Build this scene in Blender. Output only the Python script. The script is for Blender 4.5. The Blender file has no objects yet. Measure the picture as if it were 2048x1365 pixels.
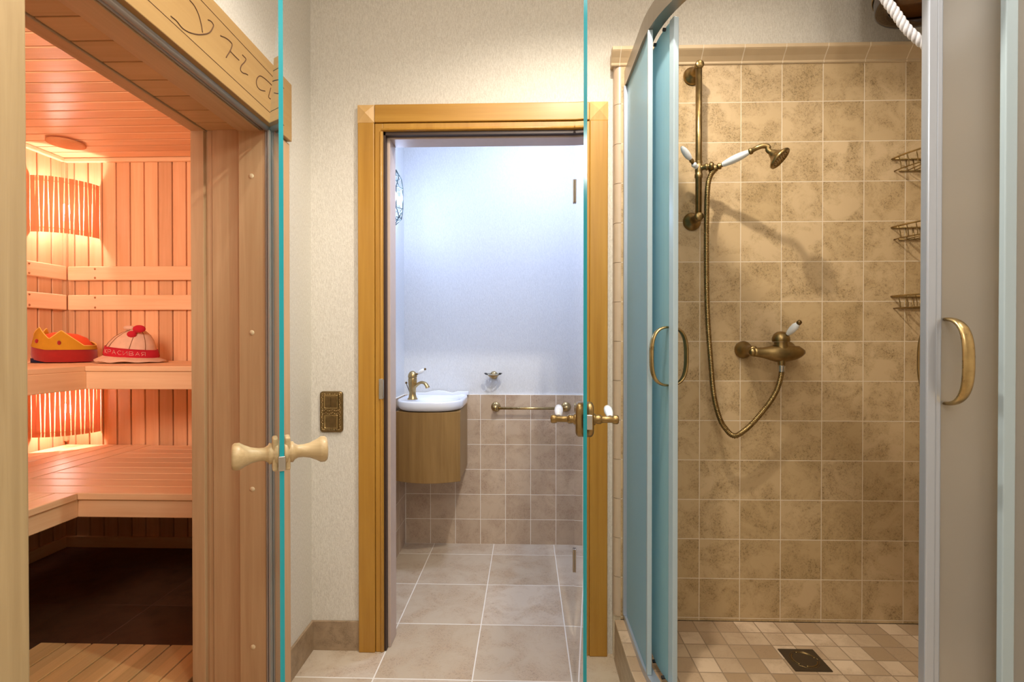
import bpy, math, random
from mathutils import Vector, Matrix
random.seed(7)
PI = math.pi
S = bpy.context.scene
COL = S.collection

# ------------------------------------------------------------------ camera
cd = bpy.data.cameras.new('camera'); cam = bpy.data.objects.new('camera', cd); COL.objects.link(cam)
cam.location = (0, 0, 1.15)
cam.rotation_euler = (math.radians(90 - 0.4), 0, math.radians(1.63))
cd.sensor_width = 36; cd.lens = 1018 / 2048 * 36
cd.shift_y = 6.6 / 2048
cd.clip_start = 0.02
S.camera = cam
# ------------------------------------------------------------------ view, world, lights
S.view_settings.view_transform = 'Standard'; S.view_settings.look = 'None'
S.view_settings.gamma = 1; S.view_settings.use_curve_mapping = False
S.view_settings.exposure = 0.0
S.cycles.max_bounces = 10; S.cycles.diffuse_bounces = 5; S.cycles.transmission_bounces = 10
S.cycles.transparent_max_bounces = 16; S.cycles.sample_clamp_indirect = 6
S.cycles.use_denoising = True
w = bpy.data.worlds.new('world'); S.world = w; w.use_nodes = True
w.node_tree.nodes['Background'].inputs[0].default_value = (.9, .92, 1, 1)
w.node_tree.nodes['Background'].inputs[1].default_value = 0.3

def light(name, kind, loc, power, color, size=.1, rot=(0, 0, 0), size_y=None, spot=None, blend=.5):
    d = bpy.data.lights.new(name, kind); d.energy = power; d.color = color
    if kind == 'AREA':
        d.size = size
        if size_y: d.shape = 'RECTANGLE'; d.size_y = size_y
    else:
        d.shadow_soft_size = size
    if spot: d.spot_size = math.radians(spot); d.spot_blend = blend
    o = bpy.data.objects.new(name, d); COL.objects.link(o); o.location = loc; o.rotation_euler = rot
    return o
WARM = (1, .935, .85)
light('hall_ceiling_lamp', 'AREA', (.0, .55, 2.57), 11, WARM, .6, size_y=.9)
light('hall_upper_wall_fill', 'POINT', (.15, -.55, 2.15), 27, WARM, .12)  # added omni fill to brighten the upper walls, not a real pendant
light('hall_downlight', 'SPOT', (.22, 1.12, 2.52), 70, (1, .91, .77), .025, spot=150, blend=.6)
light('shower_downlight', 'SPOT', (.74, 1.45, 2.56), 5, (1, .91, .77), .03, spot=140, blend=.6)
light('hall_right_fill', 'AREA', (1.05, .55, 2.57), 9, WARM, .5)  # added fill light to lift the dark wall above the shower moulding
light('hall_left_downlight', 'SPOT', (-.40, .95, 2.56), 16, WARM, .03, spot=120, blend=.5)
light('toilet_ceiling_lamp', 'AREA', (.1, 2.35, 2.45), 14.5, (.56, .68, 1), .25)
light('lantern_bulb_light', 'POINT', (-.635, 2.5, 1.86), 9, (.54, .66, 1), .02)
SAU = (1, .68, .62)
lr = light('sauna_fill', 'AREA', (-1.30, .50, 1.70), 14, (1, .72, .60), .5, rot=(math.radians(86), 0, math.radians(37)))  # added fill to light the sauna evenly, no known lamp stands here
lr.data.spread = math.radians(108)
light('upper_lamp_light', 'POINT', (-2.43, 2.62, 1.84), 38, SAU, .03)
light('lower_lamp_light', 'POINT', (-2.43, 2.62, .80), 28, SAU, .03)

# ------------------------------------------------------------------ mesh kit
ORG = {}
class MB:
    def __init__(s): s.v = []; s.f = []; s.m = []; s.s = []
    def add(s, vs, fs, mi=0, sm=False):
        n = len(s.v); s.v += [tuple(v) for v in vs]
        for f in fs: s.f.append([n + i for i in f]); s.m.append(mi); s.s.append(sm)
        return s
    def box(s, x0, x1, y0, y1, z0, z1, mi=0):
        x0, x1 = sorted((x0, x1)); y0, y1 = sorted((y0, y1)); z0, z1 = sorted((z0, z1))
        return s.add([(x, y, z) for z in (z0, z1) for y in (y0, y1) for x in (x0, x1)],
                     [(0, 2, 3, 1), (4, 5, 7, 6), (0, 1, 5, 4), (2, 6, 7, 3), (0, 4, 6, 2), (1, 3, 7, 5)], mi)
    def obox(s, p, q, half, up=(0, 0, 1), hz=.01, mi=0):
        """box from p to q, half-width `half` sideways, `hz` along up"""
        p = Vector(p); q = Vector(q); d = (q - p).normalized(); u = Vector(up).normalized(); r = d.cross(u).normalized()
        vs = [c + r * a * half + u * b * hz for c in (p, q) for b in (-1, 1) for a in (-1, 1)]
        return s.add(vs, [(0, 1, 3, 2), (4, 6, 7, 5), (0, 4, 5, 1), (2, 3, 7, 6), (0, 2, 6, 4), (1, 5, 7, 3)], mi)
    def prism(s, poly, a0, a1, ax='z', mi=0, sm=False):
        """poly = list of 2-D points; extruded along ax"""
        n = len(poly)
        def P(p, a):
            return {'z': (p[0], p[1], a), 'y': (p[0], a, p[1]), 'x': (a, p[0], p[1])}[ax]
        vs = [P(p, a0) for p in poly] + [P(p, a1) for p in poly]
        s.add(vs, [tuple(range(n))[::-1], tuple(range(n, 2 * n))], mi)
        k = len(s.v) - 2 * n
        for i in range(n):
            j = (i + 1) % n
            s.f.append([k + i, k + j, k + n + j, k + n + i]); s.m.append(mi); s.s.append(sm)
        return s
    def tube(s, pts, r, seg=12, mi=0, caps=True, flat=None, upv=None):
        """swept tube; r number or list; flat=(a,b) multiplies the two radii"""
        pts = [Vector(p) for p in pts]; n = len(pts)
        rs = r if isinstance(r, (list, tuple)) else [r] * n
        T = []
        for i in range(n):
            t = pts[min(i + 1, n - 1)] - pts[max(i - 1, 0)]
            T.append(t.normalized() if t.length > 1e-9 else Vector((0, 0, 1)))
        u = Vector(upv) if upv else (Vector((0, 0, 1)) if abs(T[0].z) < .9 else Vector((1, 0, 0)))
        fa, fb = flat or (1, 1); vs = []
        for i in range(n):
            u = (u - T[i] * u.dot(T[i])).normalized(); r2 = T[i].cross(u)
            for k in range(seg):
                a = 2 * PI * k / seg
                vs.append(pts[i] + (u * math.cos(a) * fa + r2 * math.sin(a) * fb) * rs[i])
        fs = [(i * seg + k, i * seg + (k + 1) % seg, (i + 1) * seg + (k + 1) % seg, (i + 1) * seg + k) for i in range(n - 1) for k in range(seg)]
        s.add(vs, fs, mi, True)
        if caps:
            k = len(s.v) - n * seg
            s.f.append([k + i for i in range(seg)][::-1]); s.m.append(mi); s.s.append(False)
            s.f.append([k + (n - 1) * seg + i for i in range(seg)]); s.m.append(mi); s.s.append(False)
        return s
    def lathe(s, prof, org, ax=(0, 0, 1), seg=28, mi=0):
        """prof = [(radius, distance along ax)]"""
        a = Vector(ax).normalized(); u = (Vector((0, 0, 1)) if abs(a.z) < .9 else Vector((1, 0, 0)))
        u = (u - a * u.dot(a)).normalized(); r2 = a.cross(u); o = Vector(org); vs = []
        for (r, h) in prof:
            for k in range(seg):
                t = 2 * PI * k / seg
                vs.append(o + a * h + (u * math.cos(t) + r2 * math.sin(t)) * max(r, 1e-5))
        n = len(prof)
        return s.add(vs, [(i * seg + k, i * seg + (k + 1) % seg, (i + 1) * seg + (k + 1) % seg, (i + 1) * seg + k) for i in range(n - 1) for k in range(seg)], mi, True)
    def ball(s, c, r, seg=16, mi=0, sc=(1, 1, 1)):
        c = Vector(c); vs = []; n = seg // 2
        for i in range(n + 1):
            p = PI * i / n
            for k in range(seg):
                t = 2 * PI * k / seg
                vs.append(c + Vector((math.sin(p) * math.cos(t) * r * sc[0], math.sin(p) * math.sin(t) * r * sc[1], math.cos(p) * r * sc[2])))
        return s.add(vs, [(i * seg + k, (i + 1) * seg + k, (i + 1) * seg + (k + 1) % seg, i * seg + (k + 1) % seg) for i in range(n) for k in range(seg)], mi, True)
    def rings(s, loops, mi=0, cap0=True, cap1=True, sm=True):
        n = len(loops[0]); k = len(s.v)
        s.add([p for l in loops for p in l], [(i * n + a, i * n + (a + 1) % n, (i + 1) * n + (a + 1) % n, (i + 1) * n + a) for i in range(len(loops) - 1) for a in range(n)], mi, sm)
        if cap0: s.f.append([k + i for i in range(n)][::-1]); s.m.append(mi); s.s.append(False)
        if cap1: s.f.append([k + (len(loops) - 1) * n + i for i in range(n)]); s.m.append(mi); s.s.append(False)
        return s
    def build(s, name, mats, parent=None, bevel=0, seg=2, label=None):
        o0 = ORG.get(parent.name, Vector((0, 0, 0))) if parent else Vector((0, 0, 0))
        me = bpy.data.meshes.new(name)
        me.from_pydata([tuple(Vector(v) - o0) for v in s.v], [], s.f)
        if not isinstance(mats, (list, tuple)): mats = [mats]
        for m in mats: me.materials.append(m)
        me.polygons.foreach_set('material_index', s.m); me.polygons.foreach_set('use_smooth', s.s)
        me.update()
        import bmesh
        bm = bmesh.new(); bm.from_mesh(me); bmesh.ops.recalc_face_normals(bm, faces=bm.faces); bm.to_mesh(me); bm.free()
        o = bpy.data.objects.new(name, me); COL.objects.link(o)
        if parent: o.parent = parent
        ORG[o.name] = o0
        if bevel:
            b = o.modifiers.new('bevel', 'BEVEL'); b.width = bevel; b.segments = seg; b.limit_method = 'ANGLE'; b.angle_limit = math.radians(40)
        if label: o['label'] = label
        return o

def tag(o, label, cat=None, group=None, kind=None):
    o['label'] = label
    if cat: o['category'] = cat
    if group: o['group'] = group
    if kind: o['kind'] = kind
    return o
def thing(name, label, cat, loc, group=None, kind=None):
    o = bpy.data.objects.new(name, None); COL.objects.link(o); o.location = loc
    o.empty_display_size = .05
    ORG[o.name] = Vector(loc)
    return tag(o, label, cat, group, kind)
def struct(o): o['kind'] = 'structure'; return o

# ------------------------------------------------------------------ materials
class G:
    def __init__(s, name):
        s.m = bpy.data.materials.new(name); s.m.use_nodes = True; s.t = s.m.node_tree; s.t.nodes.clear()
        s.out = s.t.nodes.new('ShaderNodeOutputMaterial')
    def n(s, typ, ins=None, **kw):
        x = s.t.nodes.new('ShaderNode' + typ)
        for k, v in kw.items(): setattr(x, k, v)
        for k, v in (ins or {}).items():
            i = x.inputs[k]
            if hasattr(v, 'is_output') or isinstance(v, bpy.types.NodeSocket): s.t.links.new(v, i)
            else: i.default_value = v
        return x
    def surf(s, sock): s.t.links.new(sock, s.out.inputs[0]); return s.m
def rgb(c): return (c[0], c[1], c[2], 1)
def sr(r, g, b):
    f = lambda v: (v / 255 / 12.92) if v <= 10 else ((v / 255 + .055) / 1.055) ** 2.4
    return (f(r), f(g), f(b))

def plain(name, c, rough=.5, metal=0, spec=.5, noise=0, nscale=40, bump=0, coat=0, sheen=0):
    g = G(name)
    p = g.n('BsdfPrincipled', {'Base Color': rgb(c), 'Roughness': rough, 'Metallic': metal, 'Specular IOR Level': spec, 'Coat Weight': coat, 'Sheen Weight': sheen})
    if noise or bump:
        tc = g.n('TexCoord'); nz = g.n('TexNoise', {'Vector': tc.outputs['Object'], 'Scale': nscale, 'Detail': 5.0})
        if noise:
            mx = g.n('Mix', {0: nz.outputs[0], 6: rgb([v * (1 - noise) for v in c]), 7: rgb([min(1, v * (1 + noise)) for v in c])}, data_type='RGBA')
            g.t.links.new(mx.outputs[2], p.inputs['Base Color'])
        if bump:
            b = g.n('Bump', {'Height': nz.outputs[0], 'Strength': bump, 'Distance': .002})
            g.t.links.new(b.outputs[0], p.inputs['Normal'])
    return g.surf(p.outputs[0])

def wood(name, c1, c2, ax='z', rough=.45, scale=1.0, pitch=None, pax='x', p0=0, var=.12, spec=.4):
    """long-grain wood; with pitch, each board of a cladding gets its own tone"""
    g = G(name); tc = g.n('TexCoord'); sep = g.n('SeparateXYZ', {0: tc.outputs['Object']})
    vec = tc.outputs['Object']; tone = None
    if pitch:
        a = g.n('Math', {0: sep.outputs['xyz'.index(pax)], 1: -p0}, operation='ADD')
        d = g.n('Math', {0: a.outputs[0], 1: pitch}, operation='DIVIDE')
        fl = g.n('Math', {0: d.outputs[0]}, operation='FLOOR')
        wn = g.n('TexWhiteNoise', {'W': fl.outputs[0]}, noise_dimensions='1D'); tone = wn.outputs['Value']
        off = g.n('VectorMath', {0: tc.outputs['Object'], 1: wn.outputs['Color']}, operation='ADD'); vec = off.outputs[0]
    sc = [60 * scale] * 3; sc['xyz'.index(ax)] = 2.2 * scale
    mp = g.n('Mapping', {'Vector': vec, 'Scale': sc})
    nz = g.n('TexNoise', {'Vector': mp.outputs[0], 'Scale': 1.0, 'Detail': 5.0, 'Roughness': .62, 'Distortion': .6})
    sc2 = [9 * scale] * 3; sc2['xyz'.index(ax)] = .9 * scale
    mp2 = g.n('Mapping', {'Vector': vec, 'Scale': sc2})
    n2 = g.n('TexNoise', {'Vector': mp2.outputs[0], 'Scale': 1.0, 'Detail': 3.0, 'Distortion': 1.5})
    ad = g.n('Math', {0: nz.outputs[0], 1: n2.outputs[0]}, operation='ADD')
    mr = g.n('MapRange', {0: ad.outputs[0], 1: .65, 2: 1.35, 3: 0.0, 4: 1.0})
    mx = g.n('Mix', {0: mr.outputs[0], 6: rgb(c1), 7: rgb(c2)}, data_type='RGBA')
    col = mx.outputs[2]
    if tone is not None:
        t2 = g.n('MapRange', {0: tone, 1: 0.0, 2: 1.0, 3: 1 - var, 4: 1 + var})
        cm = g.n('Mix', {0: 1.0, 6: col, 7: t2.outputs[0]}, data_type='RGBA', blend_type='MULTIPLY'); col = cm.outputs[2]
    b = g.n('Bump', {'Height': nz.outputs[0], 'Strength': .12, 'Distance': .001})
    p = g.n('BsdfPrincipled', {'Base Color': col, 'Roughness': rough, 'Specular IOR Level': spec, 'Normal': b.outputs[0]})
    return g.surf(p.outputs[0])

def tile(name, ua, va, u0, v0, pu, pv, c1, c2, blot, grout, ms=.0016, rough=.4, pit=.5, nsc=1.0):
    g = G(name); tc = g.n('TexCoord'); sep = g.n('SeparateXYZ', {0: tc.outputs['Object']})
    u = g.n('Math', {0: sep.outputs['xyz'.index(ua)], 1: 40 * pu - u0}, operation='ADD')
    v = g.n('Math', {0: sep.outputs['xyz'.index(va)], 1: 40 * pv - v0}, operation='ADD')
    cb = g.n('CombineXYZ', {0: u.outputs[0], 1: v.outputs[0]})
    br = g.n('TexBrick', {'Vector': cb.outputs[0], 'Color1': rgb(c1), 'Color2': rgb(c2), 'Mortar': rgb(grout), 'Scale': 1.0,
                          'Mortar Size': ms, 'Mortar Smooth': .15, 'Brick Width': pu, 'Row Height': pv}, offset=0.0, squash=1.0)
    # per-tile random id offsets the stone veining
    du = g.n('Math', {0: u.outputs[0], 1: pu}, operation='DIVIDE'); dv = g.n('Math', {0: v.outputs[0], 1: pv}, operation='DIVIDE')
    fu = g.n('Math', {0: du.outputs[0]}, operation='FLOOR'); fv = g.n('Math', {0: dv.outputs[0]}, operation='FLOOR')
    cc = g.n('CombineXYZ', {0: fu.outputs[0], 1: fv.outputs[0]})
    wn = g.n('TexWhiteNoise', {'Vector': cc.outputs[0]}, noise_dimensions='3D')
    sc = g.n('VectorMath', {0: wn.outputs['Color'], 'Scale': 7.0}, operation='SCALE')
    av = g.n('VectorMath', {0: tc.outputs['Object'], 1: sc.outputs[0]}, operation='ADD')
    big = g.n('TexNoise', {'Vector': av.outputs[0], 'Scale': 11.0 * nsc, 'Detail': 6.0, 'Roughness': .65, 'Distortion': .5})
    fine = g.n('TexNoise', {'Vector': av.outputs[0], 'Scale': 170.0 * nsc, 'Detail': 4.0, 'Roughness': .7, 'Distortion': 1.2})
    br1 = g.n('MapRange', {0: big.outputs[0], 1: .42, 2: .72, 3: 0.0, 4: .75})
    m1 = g.n('Mix', {0: br1.outputs[0], 6: br.outputs['Color'], 7: rgb(blot)}, data_type='RGBA')
    bm = g.n('MapRange', {0: big.outputs[0], 1: .42, 2: .60, 3: 0.0, 4: 1.0})
    fm = g.n('MapRange', {0: fine.outputs[0], 1: .53, 2: .58, 3: 0.0, 4: 1.0})
    pm = g.n('Math', {0: bm.outputs[0], 1: fm.outputs[0]}, operation='MULTIPLY')
    pp = g.n('Math', {0: pm.outputs[0], 1: pit}, operation='MULTIPLY')
    m2 = g.n('Mix', {0: pp.outputs[0], 6: m1.outputs[2], 7: rgb([x * .55 for x in blot])}, data_type='RGBA')
    m3 = g.n('Mix', {0: br.outputs['Fac'], 6: m2.outputs[2], 7: rgb(grout)}, data_type='RGBA')
    hs = g.n('Math', {0: br.outputs['Fac'], 1: 1.2}, operation='MULTIPLY')
    h2 = g.n('Math', {0: pp.outputs[0], 1: .5}, operation='MULTIPLY')
    hh = g.n('Math', {0: hs.outputs[0], 1: h2.outputs[0]}, operation='ADD')
    b = g.n('Bump', {'Height': hh.outputs[0], 'Strength': .5, 'Distance': .0015}); b.invert = True
    rg = g.n('MapRange', {0: br.outputs['Fac'], 1: 0.0, 2: 1.0, 3: rough, 4: .85})
    p = g.n('BsdfPrincipled', {'Base Color': m3.outputs[2], 'Roughness': rg.outputs[0], 'Normal': b.outputs[0], 'Specular IOR Level': .45})
    return g.surf(p.outputs[0])

def brass(name, c=(.30, .205, .085), rough=.33):
    g = G(name); tc = g.n('TexCoord')
    nz = g.n('TexNoise', {'Vector': tc.outputs['Object'], 'Scale': 60.0, 'Detail': 5.0})
    mx = g.n('Mix', {0: nz.outputs[0], 6: rgb([v * .6 for v in c]), 7: rgb([v * 1.35 for v in c])}, data_type='RGBA')
    rr = g.n('MapRange', {0: nz.outputs[0], 3: rough - .08, 4: rough + .12})
    p = g.n('BsdfPrincipled', {'Base Color': mx.outputs[2], 'Metallic': 1.0, 'Roughness': rr.outputs[0]})
    return g.surf(p.outputs[0])

def clear_glass(name, tint):
    g = G(name); f = g.n('Fresnel', {'IOR': 1.45}); t = g.n('BsdfTransparent', {0: rgb(tint)}); gl = g.n('BsdfGlossy', {'Color': rgb((1, 1, 1)), 'Roughness': 0.0})
    return g.surf(g.n('MixShader', {0: f.outputs[0], 1: t.outputs[0], 2: gl.outputs[0]}).outputs[0])
def frosted(name, tint, haze, rough=.42, lo=.30, hi=.85, blend=.45):
    g = G(name)
    re = g.n('BsdfRefraction', {'Color': rgb(tint), 'Roughness': rough, 'IOR': 1.18})
    tp = g.n('BsdfTransparent', {'Color': rgb(tint)})
    tl = g.n('BsdfTranslucent', {'Color': rgb(haze)}); df = g.n('BsdfDiffuse', {'Color': rgb(haze)})
    s = g.n('MixShader', {0: .5, 1: tl.outputs[0], 2: df.outputs[0]})
    lw = g.n('LayerWeight', {'Blend': blend}); mr = g.n('MapRange', {0: lw.outputs['Facing'], 1: 0.0, 2: 1.0, 3: lo, 4: hi})
    m = g.n('MixShader', {0: mr.outputs[0], 1: re.outputs[0], 2: s.outputs[0]})
    gl = g.n('BsdfGlossy', {'Roughness': .25}); fr = g.n('Fresnel', {'IOR': 1.35}); fm = g.n('Math', {0: fr.outputs[0], 1: .6}, operation='MULTIPLY')
    return g.surf(g.n('MixShader', {0: fm.outputs[0], 1: m.outputs[0], 2: gl.outputs[0]}).outputs[0])
def emit(name, c, st):
    g = G(name); return g.surf(g.n('Emission', {0: rgb(c), 1: st}).outputs[0])

def wallpaper(name, ca, cb):
    g = G(name); tc = g.n('TexCoord')
    a = g.n('TexNoise', {'Vector': tc.outputs['Object'], 'Scale': 260.0, 'Detail': 3.0, 'Roughness': .7, 'Distortion': .8})
    mp = g.n('Mapping', {'Vector': tc.outputs['Object'], 'Scale': (420, 420, 90)}); b2 = g.n('TexNoise', {'Vector': mp.outputs[0], 'Scale': 1.0, 'Detail': 2.0})
    ad = g.n('Math', {0: a.outputs[0], 1: b2.outputs[0]}, operation='ADD'); r = g.n('MapRange', {0: ad.outputs[0], 1: .75, 2: 1.25, 3: 0.0, 4: 1.0})
    mx = g.n('Mix', {0: r.outputs[0], 6: rgb(ca), 7: rgb(cb)}, data_type='RGBA')
    b = g.n('Bump', {'Height': r.outputs[0], 'Strength': .35, 'Distance': .0015})
    return g.surf(g.n('BsdfPrincipled', {'Base Color': mx.outputs[2], 'Roughness': .75, 'Specular IOR Level': .25, 'Normal': b.outputs[0]}).outputs[0])
M_wall = wallpaper('beige_wallpaper', (.58, .535, .465), (.74, .70, .625))
M_wall2 = wallpaper('white_wallpaper', (.60, .615, .63), (.70, .715, .73))
M_ceil = plain('ceiling_white', (.85, .83, .79), .8)
TC1, TC2, TBL, TGR = (.60, .435, .25), (.50, .35, .18), (.38, .25, .105), (.72, .60, .44)
M_tile_sh = tile('travertine_shower_wall', 'x', 'z', .759, 1.148, .1427, .1411, TC1, TC2, TBL, TGR, pit=.8)
M_tile_shr = tile('travertine_shower_side', 'y', 'z', 1.83, 1.148, .1427, .1411, TC1, TC2, TBL, TGR)
M_tile_to = tile('travertine_toilet_wall', 'x', 'z', -.118, .846, .1418, .1411, (.60, .47, .34), (.52, .40, .29), (.42, .29, .20), (.85, .80, .72))
M_tile_tos = tile('travertine_toilet_side', 'y', 'z', 2.865, .846, .1418, .1411, (.60, .47, .34), (.52, .40, .29), (.42, .29, .20), (.85, .80, .72))
M_floor = tile('stone_floor_tile', 'x', 'y', -.1835, 2.048, .337, .3375, (.62, .53, .42), (.50, .40, .28), (.48, .34, .22), (.80, .75, .66), ms=.0024, rough=.28, pit=.5, nsc=.8)
M_base = tile('stone_baseboard_tile', 'x', 'z', -.5, -.3, .6, .6, (.38, .27, .17), (.36, .255, .16), (.26, .175, .10), (.6, .5, .4), pit=.8, nsc=2.2)
M_mosaic = tile('mosaic_shower_floor', 'x', 'y', .591, 1.83, .0713, .0718, (.68, .51, .35), (.36, .235, .13), (.42, .28, .17), (.30, .21, .13), ms=.002, rough=.45, pit=.35)
M_curb = tile('mosaic_curb', 'y', 'z', 1.83, .15, .0713, .0355, (.46, .33, .20), (.36, .25, .14), (.44, .30, .18), (.62, .52, .38), ms=.0015, pit=.5, nsc=2)
M_crown = plain('stone_crown_moulding', (.53, .39, .235), .4, noise=.12, nscale=18)
M_grout = plain('pale_grout', TGR, .85)
M_stonetrim = plain('pale_stone_edge', (.52, .385, .27), .35, noise=.1, nscale=30)
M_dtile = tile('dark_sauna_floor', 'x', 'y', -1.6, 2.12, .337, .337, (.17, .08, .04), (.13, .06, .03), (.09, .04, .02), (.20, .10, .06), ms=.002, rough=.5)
SW1, SW2 = (.76, .44, .22), (.89, .57, .32)
M_sback = wood('sauna_wall_boards', SW1, SW2, 'z', pitch=.078, pax='x', p0=-2.317, var=.13)
M_sleft = wood('sauna_side_boards', SW1, SW2, 'z', pitch=.078, pax='y', p0=2.72, var=.12)
M_sceil = wood('sauna_ceiling_boards', SW1, SW2, 'x', pitch=.0785, pax='y', p0=1.60, var=.10, rough=.38)
M_sx = wood('sauna_bench_wood_x', (.80, .52, .28), (.91, .66, .40), 'x', pitch=.0957, pax='y', p0=1.84, var=.08)
M_sy = wood('sauna_bench_wood_y', (.80, .52, .28), (.91, .66, .40), 'y', pitch=.0957, pax='x', p0=-2.526, var=.08)
def slatmat():
    g = G('thin_backlit_lamp_slat_wood'); tc = g.n('TexCoord'); mp = g.n('Mapping', {'Vector': tc.outputs['Object'], 'Scale': (90, 90, 4)})
    nz = g.n('TexNoise', {'Vector': mp.outputs[0], 'Scale': 1.0, 'Detail': 4.0})
    mx = g.n('Mix', {0: nz.outputs[0], 6: rgb((.74, .36, .15)), 7: rgb((.84, .48, .22))}, data_type='RGBA')
    a = g.n('BsdfDiffuse', {0: mx.outputs[2]}); b = g.n('BsdfTranslucent', {0: rgb((.88, .50, .34))})
    return g.surf(g.n('MixShader', {0: .30, 1: a.outputs[0], 2: b.outputs[0]}).outputs[0])
M_slat = slatmat()
M_duck = wood('duckboard_wood', (.62, .36, .14), (.76, .47, .21), 'y', pitch=.0965, pax='x', p0=-1.659, var=.12)
M_jz = wood('pale_jamb_wood_upright', (.50, .30, .155), (.63, .41, .23), 'z')
M_jy = wood('pale_jamb_wood_along', (.50, .30, .155), (.63, .41, .23), 'y')
M_jx = wood('head_reveal_boards', (.55, .33, .15), (.66, .42, .21), 'x', pitch=.084, pax='y', p0=1.011, var=.06)
M_beam = wood('carved_beam_wood', (.35, .20, .07), (.43, .265, .10), 'y', scale=.8)
M_post = wood('pale_post_wood', (.32, .215, .10), (.46, .33, .17), 'z')
M_knob = wood('pale_knob_wood', (.40, .285, .14), (.60, .455, .26), 'x', scale=1.6, rough=.35)
M_oakz = wood('golden_oak_upright', (.36, .165, .018), (.48, .25, .038), 'z', rough=.33, spec=.5)
M_oakx = wood('golden_oak_level', (.36, .165, .018), (.48, .25, .038), 'x', rough=.33, spec=.5)
M_oakb = wood('corner_block_oak', (.58, .34, .12), (.70, .45, .19), 'z', rough=.35)
M_cab = wood('cabinet_oak', (.21, .115, .035), (.32, .19, .065), 'z', rough=.35, scale=1.4)
M_dark = plain('dark_brown_seal', (.035, .015, .008), .5)
M_burn = plain('burnt_carving', (.09, .035, .01), .8)
M_brass = brass('antique_brass'); M_brass2 = brass('bright_antique_brass', (.46, .33, .15), .28)
M_brassd = brass('dark_antique_brass', (.17, .105, .04), .38)
M_steel = plain('satin_steel', (.55, .54, .52), .25, 1)
M_champ = plain('champagne_rail', (.36, .31, .25), .35, .9)
M_alu = plain('satin_aluminium', (.44, .48, .56), .3, .55)
M_plast = plain('clear_plastic_profile', (.36, .45, .50), .3, 0)
M_grey = plain('grey_seal', (.36, .31, .28), .45)
M_black = plain('black_plastic', (.02, .022, .025), .4)
M_porc = plain('white_porcelain', (.80, .83, .86), .12, coat=.5)
M_sink = plain('white_ceramic', (.78, .82, .90), .12, coat=.4)
M_glass = clear_glass('clear_glass', (.88, .965, .97)); M_edge = plain('teal_glass_edge', (.010, .34, .42), .12)
M_edge2 = plain('deep_teal_glass_edge', (.006, .27, .33), .12)
M_frost = frosted('frosted_glass', (.86, .98, 1.0), (.46, .76, .90), lo=.55, hi=.97)
M_frostf = frosted('frosted_glass_front', (.95, .97, .97), (.60, .58, .55), rough=.5, lo=.40)
M_bucket = wood('dark_lacquered_bucket_wood', (.12, .05, .015), (.20, .09, .03), 'x', rough=.12, spec=.7)
M_bucketd = plain('dark_bucket_rim', (.03, .012, .006), .15, coat=.6)
M_rope = plain('white_twisted_rope', (.80, .80, .86), .8)
M_red = plain('red_felt', (.33, .012, .008), .95, noise=.15, sheen=.3); M_navy = plain('navy_felt', (.012, .012, .045), .95)
M_yel = plain('yellow_felt', (.52, .27, .012), .95, noise=.1); M_yel2 = plain('pale_yellow_stitching', (.85, .55, .12), .9)
M_orange = plain('orange_red_felt', (.80, .10, .02), .95)
M_felt = plain('cream_felt', (.74, .52, .36), .95, noise=.15, bump=.4); M_pink = plain('bright_red_felt', (.52, .012, .03), .95)
M_thread = plain('pink_embroidery_thread', (.85, .45, .40), .9); M_brownthread = plain('brown_stitching', (.25, .12, .05), .9)
M_bulb = emit('sauna_bulb_glow', (1, .82, .80), 26); M_bulbw = emit('lantern_bulb_glow', (.85, .9, 1), 22)
M_lant = plain('dark_lantern_wire', (.10, .14, .14), .4, .6)
M_lglass = clear_glass('lantern_glass', (.93, .96, .97))
M_screw = plain('pale_wood_plug', (.78, .60, .38), .5)
M_screw2 = plain('screw_head', (.45, .22, .09), .4, .4)

# ------------------------------------------------------------------ setting: hall, toilet, shower wall
XL, XR, YB = -.80, 1.53, 1.87
struct(MB().box(-1.045, 1.75, -1.7, 3.0, -.1, 0).build('floor', M_floor))
struct(MB().box(-1.05, 1.75, -1.7, YB + .1, 2.60, 2.70).build('ceiling', M_ceil))
struct(MB().box(-.8, .6, 1.97, 3.0, 2.50, 2.6).build('ceiling_toilet', M_ceil))
b = MB()
b.box(XL, -.557, YB, YB + .10, 0, 2.60); b.box(.235, 1.75, YB, YB + .10, 0, 2.60); b.box(-.557, .235, YB, YB + .10, 1.948, 2.60)
struct(b.build('wall_back', M_wall))
b = MB()
b.box(-1.04, XL, 1.575, 2.975, .0, 2.60); b.box(-1.04, XL, -1.7, .755, .0, 2.60); b.box(-1.04, XL, .755, 1.575, 1.83, 2.60)
struct(b.build('wall_left', M_wall))
struct(MB().box(XR, 1.75, -1.7, YB, 0, 2.60).build('wall_right', M_wall))
struct(MB().box(-1.05, 1.75, -1.8, -1.7, 0, 2.70).build('wall_front', M_wall))
struct(MB().box(-.80, .7, 2.875, 2.975, 0, 2.6).build('wall_toilet_back', M_wall2))
struct(MB().box(-.80, -.695, 1.97, 2.875, 0, 2.6).build('wall_toilet_left', M_wall2))
struct(MB().box(.6, .7, 1.97, 2.875, 0, 2.6).build('wall_toilet_right', M_wall2))
struct(MB().box(-.695, .6, 2.865, 2.875, 0, .846).build('wall_toilet_back_tiling', M_tile_to))
struct(MB().box(-.695, -.687, 1.97, 2.865, 0, .846).build('wall_toilet_left_tiling', M_tile_tos))
# baseboards of cut floor tile
struct(MB().box(XL, -.618, 1.861, YB, 0, .108).build('baseboard_back', M_base, bevel=.001))
struct(MB().box(XL, -.791, 1.665, 1.861, 0, .108).build('baseboard_left', M_base, bevel=.001))
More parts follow.
